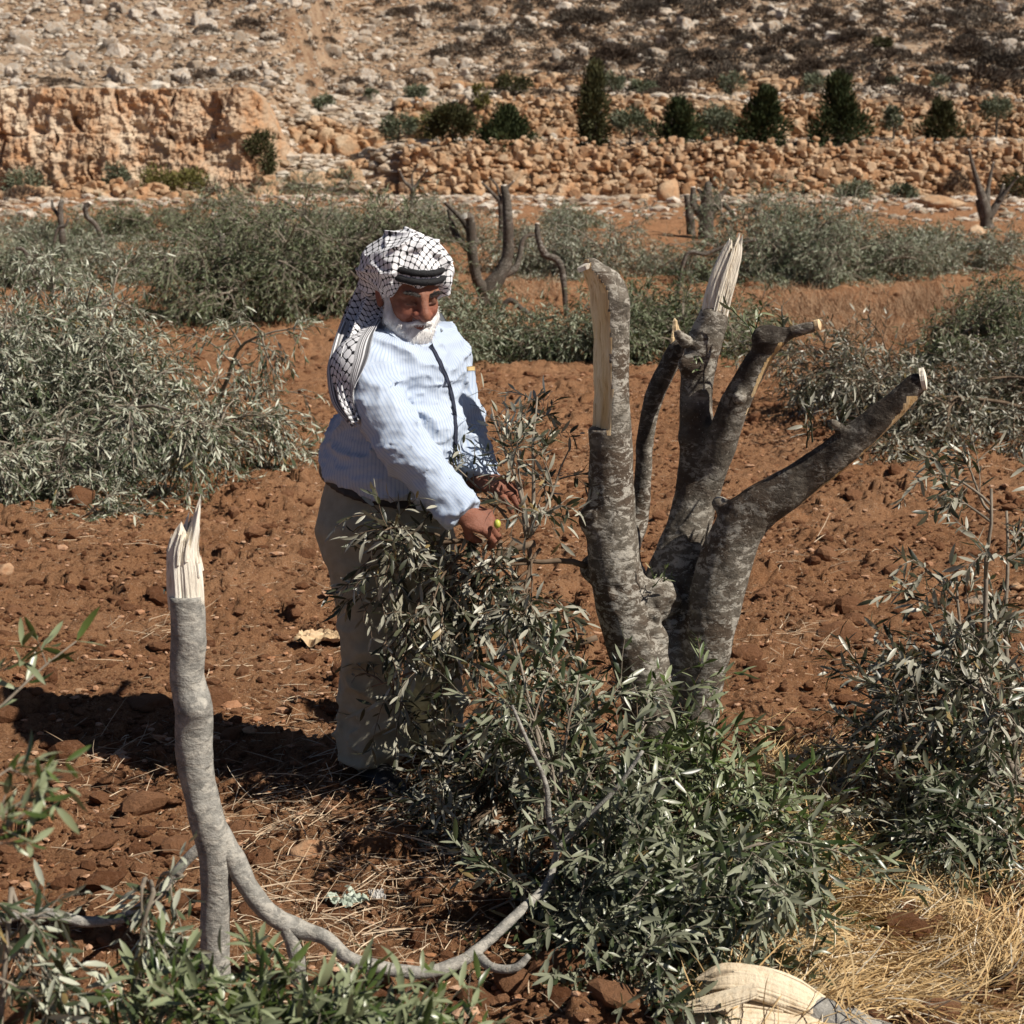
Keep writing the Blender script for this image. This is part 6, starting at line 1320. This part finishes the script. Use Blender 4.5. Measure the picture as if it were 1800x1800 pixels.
# ------------------------------------------------------------------ what lies on the soil
def soil_litter():
    rg = np.random.default_rng(900)
    def spread(n, y0, y1, p=1.6):
        y = y0 + (y1 - y0) * rg.uniform(0, 1, n) ** p; x = rg.uniform(-1, 1, n) * (y * .33 + .15); return x, y
    x, y = spread(62000, 2.9, 15, 1.3); s = np.exp(rg.normal(-4.85, .50, len(x))).clip(.0035, .04); k = perlin2(x * 1.4, y * 1.4, 91) + .25 * rg.normal(size=len(x)) > -.22; x, y, s = x[k], y[k], s[k]
    mb = MB(); scatter(mb, ROCK1, np.stack([x, y, gh(x, y) + s * .25], -1), s[:, None] * rg.uniform([.9, .8, .6], [1.3, 1.1, 1.], (len(x), 3)), rg, False)
    x, y = spread(2200, 3., 16); s = np.exp(rg.normal(-3.75, .45, len(x))).clip(.012, .075); scatter(mb, ROCK2, np.stack([x, y, gh(x, y) + s * .2], -1), s[:, None] * rg.uniform([.9, .8, .6], [1.4, 1.1, .95], (len(x), 3)), rg, False)
    y = rg.uniform(14, 36, 16000); x = rg.uniform(-1, 1, 16000) * y * .33; s = np.exp(rg.normal(-3.6, .5, 16000)).clip(.01, .09); k = perlin2(x * .8, y * .8, 97) + .3 * rg.normal(size=16000) > -.1; x, y, s = x[k], y[k], s[k]; scatter(mb, ROCK1, np.stack([x, y, gh_lo(x, y) + s * .25], -1), s[:, None] * rg.uniform([.9, .8, .6], [1.4, 1.1, .95], (len(x), 3)), rg, False)
    tag(mb.build('soil_clods', CLOD, smooth=False), kind='stuff')
    x, y = spread(9000, 2.9, 22); s = np.exp(rg.normal(-4.75, .45, len(x))).clip(.004, .03); mb = MB(); scatter(mb, ROCK1, np.stack([x, y, gh(x, y) + s * .4], -1), s[:, None] * rg.uniform([.9, .8, .5], [1.4, 1.1, .8], (len(x), 3)), rg, False)
    tag(mb.build('pebbles', STONE_PEB, smooth=False), kind='stuff')
    # chopped straw and fallen leaves
    x, y = spread(20000, 2.9, 15); d = perlin2(x * .9, y * .9, 92) + .2 * rg.normal(size=len(x)); k = d > .02; x, y = x[k], y[k]; n = len(x); a = rg.uniform(0, 6.28, n); L = np.exp(rg.normal(-3.1, .55, n)).clip(.015, .16)
    mb = MB(); D = np.stack([np.cos(a), np.sin(a), rg.normal(.05, .14, n)], -1); blades(mb, np.stack([x, y, gh(x, y) + .006], -1), D, L, rg.uniform(.0012, .0030, n), rg, .12)
    # tangles of dead straw
    for px, py, m, r in ((155, 1370, 90, .10), (190, 1330, 40, .06), (450, 1450, 160, .16), (580, 1480, 120, .15), (490, 1420, 70, .1), (760, 1580, 350, .22), (650, 1620, 160, .18), (560, 1560, 120, .2), (30, 960, 60, .2), (120, 950, 60, .2), (280, 1110, 50, .1), (600, 1250, 60, .12), (420, 1640, 80, .1), (800, 1500, 200, .2), (230, 1660, 80, .2), (620, 1380, 80, .18), (1100, 1000, 40, .12), (1420, 980, 60, .15), (1380, 1130, 60, .12)):
        c = ground_at(px, py); xx, yy = c[0] + rg.normal(0, r, m), c[1] + rg.normal(0, r * 1.2, m); a = rg.normal(.2, 1.2, m)
        blades(mb, np.stack([xx, yy, gh(xx, yy) + rg.uniform(0, .025, m)], -1), np.stack([np.cos(a), np.sin(a), rg.normal(.15, .25, m)], -1), rg.uniform(.05, .22, m), rg.uniform(.0015, .0032, m), rg, .35)
    tag(mb.build('straw_litter', CHAFF, smooth=False), kind='stuff')
    # dry grass in the lower right corner
    mb = MB(); n = 12500; px = 1250 + 600 * rg.uniform(0, 1, n); py = 1335 + 505 * rg.uniform(0, 1, n); P = np.array([ground_at(a, b) for a, b in zip(px[:900], py[:900])]); i = rg.integers(0, 900, n)
    x, y = P[i, 0] + rg.normal(0, .05, n), P[i, 1] + rg.normal(0, .05, n); k = (perlin2(x * 2.2, y * 2.2, 93) + .3 * rg.normal(size=n) + 1.5 * (1.45 - np.abs(x - 1.0) * 1.2 - np.abs(y - 4.05) * .7)) > .50; k &= ~((x > 1.12) & (y > 3.75) & (rg.uniform(0, 1, n) < .5)); x, y = x[k], y[k]; n = len(x)
    a = perlin2(x * 3, y * 3, 94) * 3 + .4 + rg.normal(0, .7, n)
    blades(mb, np.stack([x, y, gh(x, y) - .004 + rg.uniform(0, .03, n)], -1), np.stack([np.cos(a), np.sin(a), rg.uniform(.1, 1.0, n)], -1), rg.uniform(.07, .24, n), rg.uniform(.0016, .0038, n), rg, .9)
    tag(mb.build('dry_grass', STRAW, smooth=False), kind='stuff')
    # brown grass standing in the middle distance at right, and in a patch behind the three limbed tree
    mb = MB()
    for px0, px1, py0, py1, n, h in ((1380, 1740, 540, 612, 5200, .38), (1300, 1560, 505, 560, 1600, .25), (820, 990, 492, 530, 1200, .3), (1590, 1760, 520, 560, 1800, .45), (1060, 1160, 440, 470, 500, .25), (100, 520, 335, 360, 1200, .35), (930, 1800, 352, 385, 3000, .4), (0, 1800, 380, 440, 3600, .3), (0, 1800, 440, 520, 3000, .22)):
        A, B, C_, D_ = ground_at(px0, py0), ground_at(px1, py0), ground_at(px0, py1), ground_at(px1, py1); u, v = rg.uniform(0, 1, n)[:, None], rg.uniform(0, 1, n)[:, None]; Q = (A * (1 - u) + B * u) * (1 - v) + (C_ * (1 - u) + D_ * u) * v
        k = perlin2(Q[:, 0] * .9, Q[:, 1] * .9, 95) > -.12; Q = Q[k]; n = len(Q); Q[:, 2] = gh_lo(Q[:, 0], Q[:, 1]); sc = np.maximum(Q[:, 1] / 18, .8)
        blades(mb, Q, np.stack([rg.normal(-.2, .45, n), rg.normal(0, .4, n), rg.uniform(.5, 1, n)], -1), h * rg.uniform(.5, 1.2, n), .004 * sc, rg, .45)
    tag(mb.build('brown_grass', STRAWB, smooth=False), kind='stuff')
def blades(mb, B, D, L, W, rg, droop):
    n = len(B); D = nrm(D); L = np.broadcast_to(L, (n,)); W = np.broadcast_to(W, (n,)); S = nrm(np.cross(D, rg.normal(size=(n, 3)) + [0, 0, .5])); tint = rg.uniform(0, 1, n); dr = droop * rg.uniform(.2, 1.2, n); bend = rg.normal(0, .18, n)
    def pt(t, s): return B + D * (t * L)[:, None] + S * (s * W * .5 + bend * L * t * t)[:, None] - np.array([0, 0, 1.]) * (dr * L * t * t * .7)[:, None]
    V = np.stack([pt(0, 1), pt(0, -1), pt(.4, 1), pt(.4, -1), pt(.75, .8), pt(.75, -.8), pt(1, 0)], 1); low = gh_lo(V[..., 0], V[..., 1]) + .001; V[..., 2] = np.maximum(V[..., 2], low); o = (np.arange(n) * 7)[:, None, None]
    mb.add(V.reshape(-1, 3), [(np.array([[0, 1, 3, 2], [2, 3, 5, 4]])[None] + o).reshape(-1, 4), (np.array([[4, 5, 6]])[None] + o).reshape(-1, 3)], tint=np.repeat(tint, 7))
soil_litter()
def stone(label, px, py, w, h, seed, mat=STONE_NEAR, name='field_stone', cat='stone', dz=.3, ry=.8):
    V, F = ROCK3[seed % 10]; p = ground_at(px, py); k = p[1] / FPX; s = w * k / 2; z = float(gh(np.array([p[0]]), np.array([p[1]]))[0]); rg = np.random.default_rng(seed); a = rg.uniform(0, 6.28)
    Q = np.stack([V[:, 0] * math.cos(a) - V[:, 1] * math.sin(a), V[:, 0] * math.sin(a) + V[:, 1] * math.cos(a), V[:, 2]], -1) * [s, s * ry, h * k / 2]
    return tag(mesh(name, Q + [p[0], p[1], z + h * k * .5 * dz], [F], mat, attrs={'tint': np.full(len(V), rg.uniform(.2, .7))}), label, cat)
stone('angular tan stone in the shade beside the standing broken branch', 545, 1512, 76, 70, 1)
stone('orange stone in shadow just left of the standing broken branch', 298, 1330, 44, 34, 2)
stone('reddish angular stone half in shadow behind the standing branch', 440, 1315, 46, 26, 3)
stone('pale flat stone on the edge of the shadow at left', 140, 1215, 34, 20, 4)
stone('flat orange stone at the left edge on the sunny soil', 8, 1018, 44, 40, 5)
stone('small white stone by the mans right leg', 585, 967, 20, 12, 6, STONE_PALE)
stone('pinkish stone right of the trunk base', 1350, 1140, 26, 18, 7)
stone('orange stone under the wilted bough at right', 1630, 1145, 34, 28, 8)
stone('pale stone among the leaves of the wilted bough', 1720, 1060, 70, 34, 9, STONE_PALE)
stone('tan stone on the soil below the long right limb', 1392, 1035, 34, 18, 10)
stone('flat tan stone at the right edge beside the wilted bough', 1785, 1045, 34, 22, 11)
stone('small orange stone right of the trunk near the straw', 1490, 1210, 40, 14, 12)
stone('pale round stone behind the fork of the broken trunk', 1182, 915, 32, 26, 13)
stone('white stone lying beside the far green heap', 327, 512, 14, 12, 14, STONE_PALE)
stone('pale stone on the sunny soil left of the main trunk', 975, 860, 22, 14, 15)
stone('upright tan stone close to the right dark bough', 1525, 1070, 22, 24, 16)
stone('big dark clod of earth on the ridge before the silvery heap', 140, 905, 62, 62, 4, CLOD, 'earth_clod', 'clod')
stone('large shaded clod of earth below the man at left', 60, 1228, 90, 44, 7, CLOD, 'earth_clod', 'clod')
stone('rounded clod of earth at the left among the straw tangles', 110, 1385, 90, 70, 2, CLOD, 'earth_clod', 'clod')
stone('wide clod of earth behind the standing branch in shadow', 262, 1245, 100, 40, 5, CLOD, 'earth_clod', 'clod')
def scrap(name, label, cat, px, py, w, h, mat, seed, ang=0.):
    """a crumpled sheet lying on the soil"""
    p = ground_at(px, py); k = p[1] / FPX; n = 22; u, v = np.meshgrid(np.linspace(-1, 1, n), np.linspace(-1, 1, n), indexing='ij'); x = u * w * k / 2 * (1 + .22 * perlin2(v * 2.2, u * 0 + seed, seed)); y = v * h * k * 1.5 / 2 * (1 + .45 * perlin2(u * 2.4, v * 0 + seed, seed + 1))
    X = p[0] + x * math.cos(ang) - y * math.sin(ang); Y = p[1] + x * math.sin(ang) + y * math.cos(ang); Z = gh_lo(X, Y) + .030 + .020 * (1 - np.abs(perlin2(u * 1.6, v * 1.6, seed + 2)) * 2.2) * (w * k) / .15 + .012 * perlin2(u * 5, v * 5, seed + 3)
    return tag(sheet(name, np.stack([X, Y, Z], -1), mat, None, .0015, smooth=False), label, cat)
scrap('paper_sack', 'crumpled tan paper sack lying on the soil behind the man', 'paper', 575, 1138, 110, 40, m_flat('tan_sack_paper', (.50, .36, .21), (.62, .46, .29), 12), 3, -.15)
scrap('plastic_litter', 'green torn end of plastic beside the paper sack', 'litter', 527, 1136, 14, 12, m_flat('green_plastic', (.02, .14, .09), (.03, .2, .13), 20, .4, .5), 8)
scrap('plastic_wrapper', 'pale green torn wrapper lying in the straw at bottom', 'litter', 608, 1600, 62, 44, m_flat('pale_wrapper', (.33, .39, .31), (.45, .50, .42), 15, .5, .4), 5, .9)
scrap('plastic_wrapper', 'small white crumpled wrapper right of the pale green one', 'litter', 663, 1592, 26, 22, m_flat('white_wrapper', (.42, .41, .39), (.55, .53, .5), 15, .5, .4), 6, .3)
scrap('plastic_scrap', 'tiny blue green plastic scrap on the soil beside the splintered tip', 'litter', 280, 1052, 18, 9, m_flat('teal_plastic', (.03, .15, .16), (.06, .22, .22), 20, .4, .5), 9)
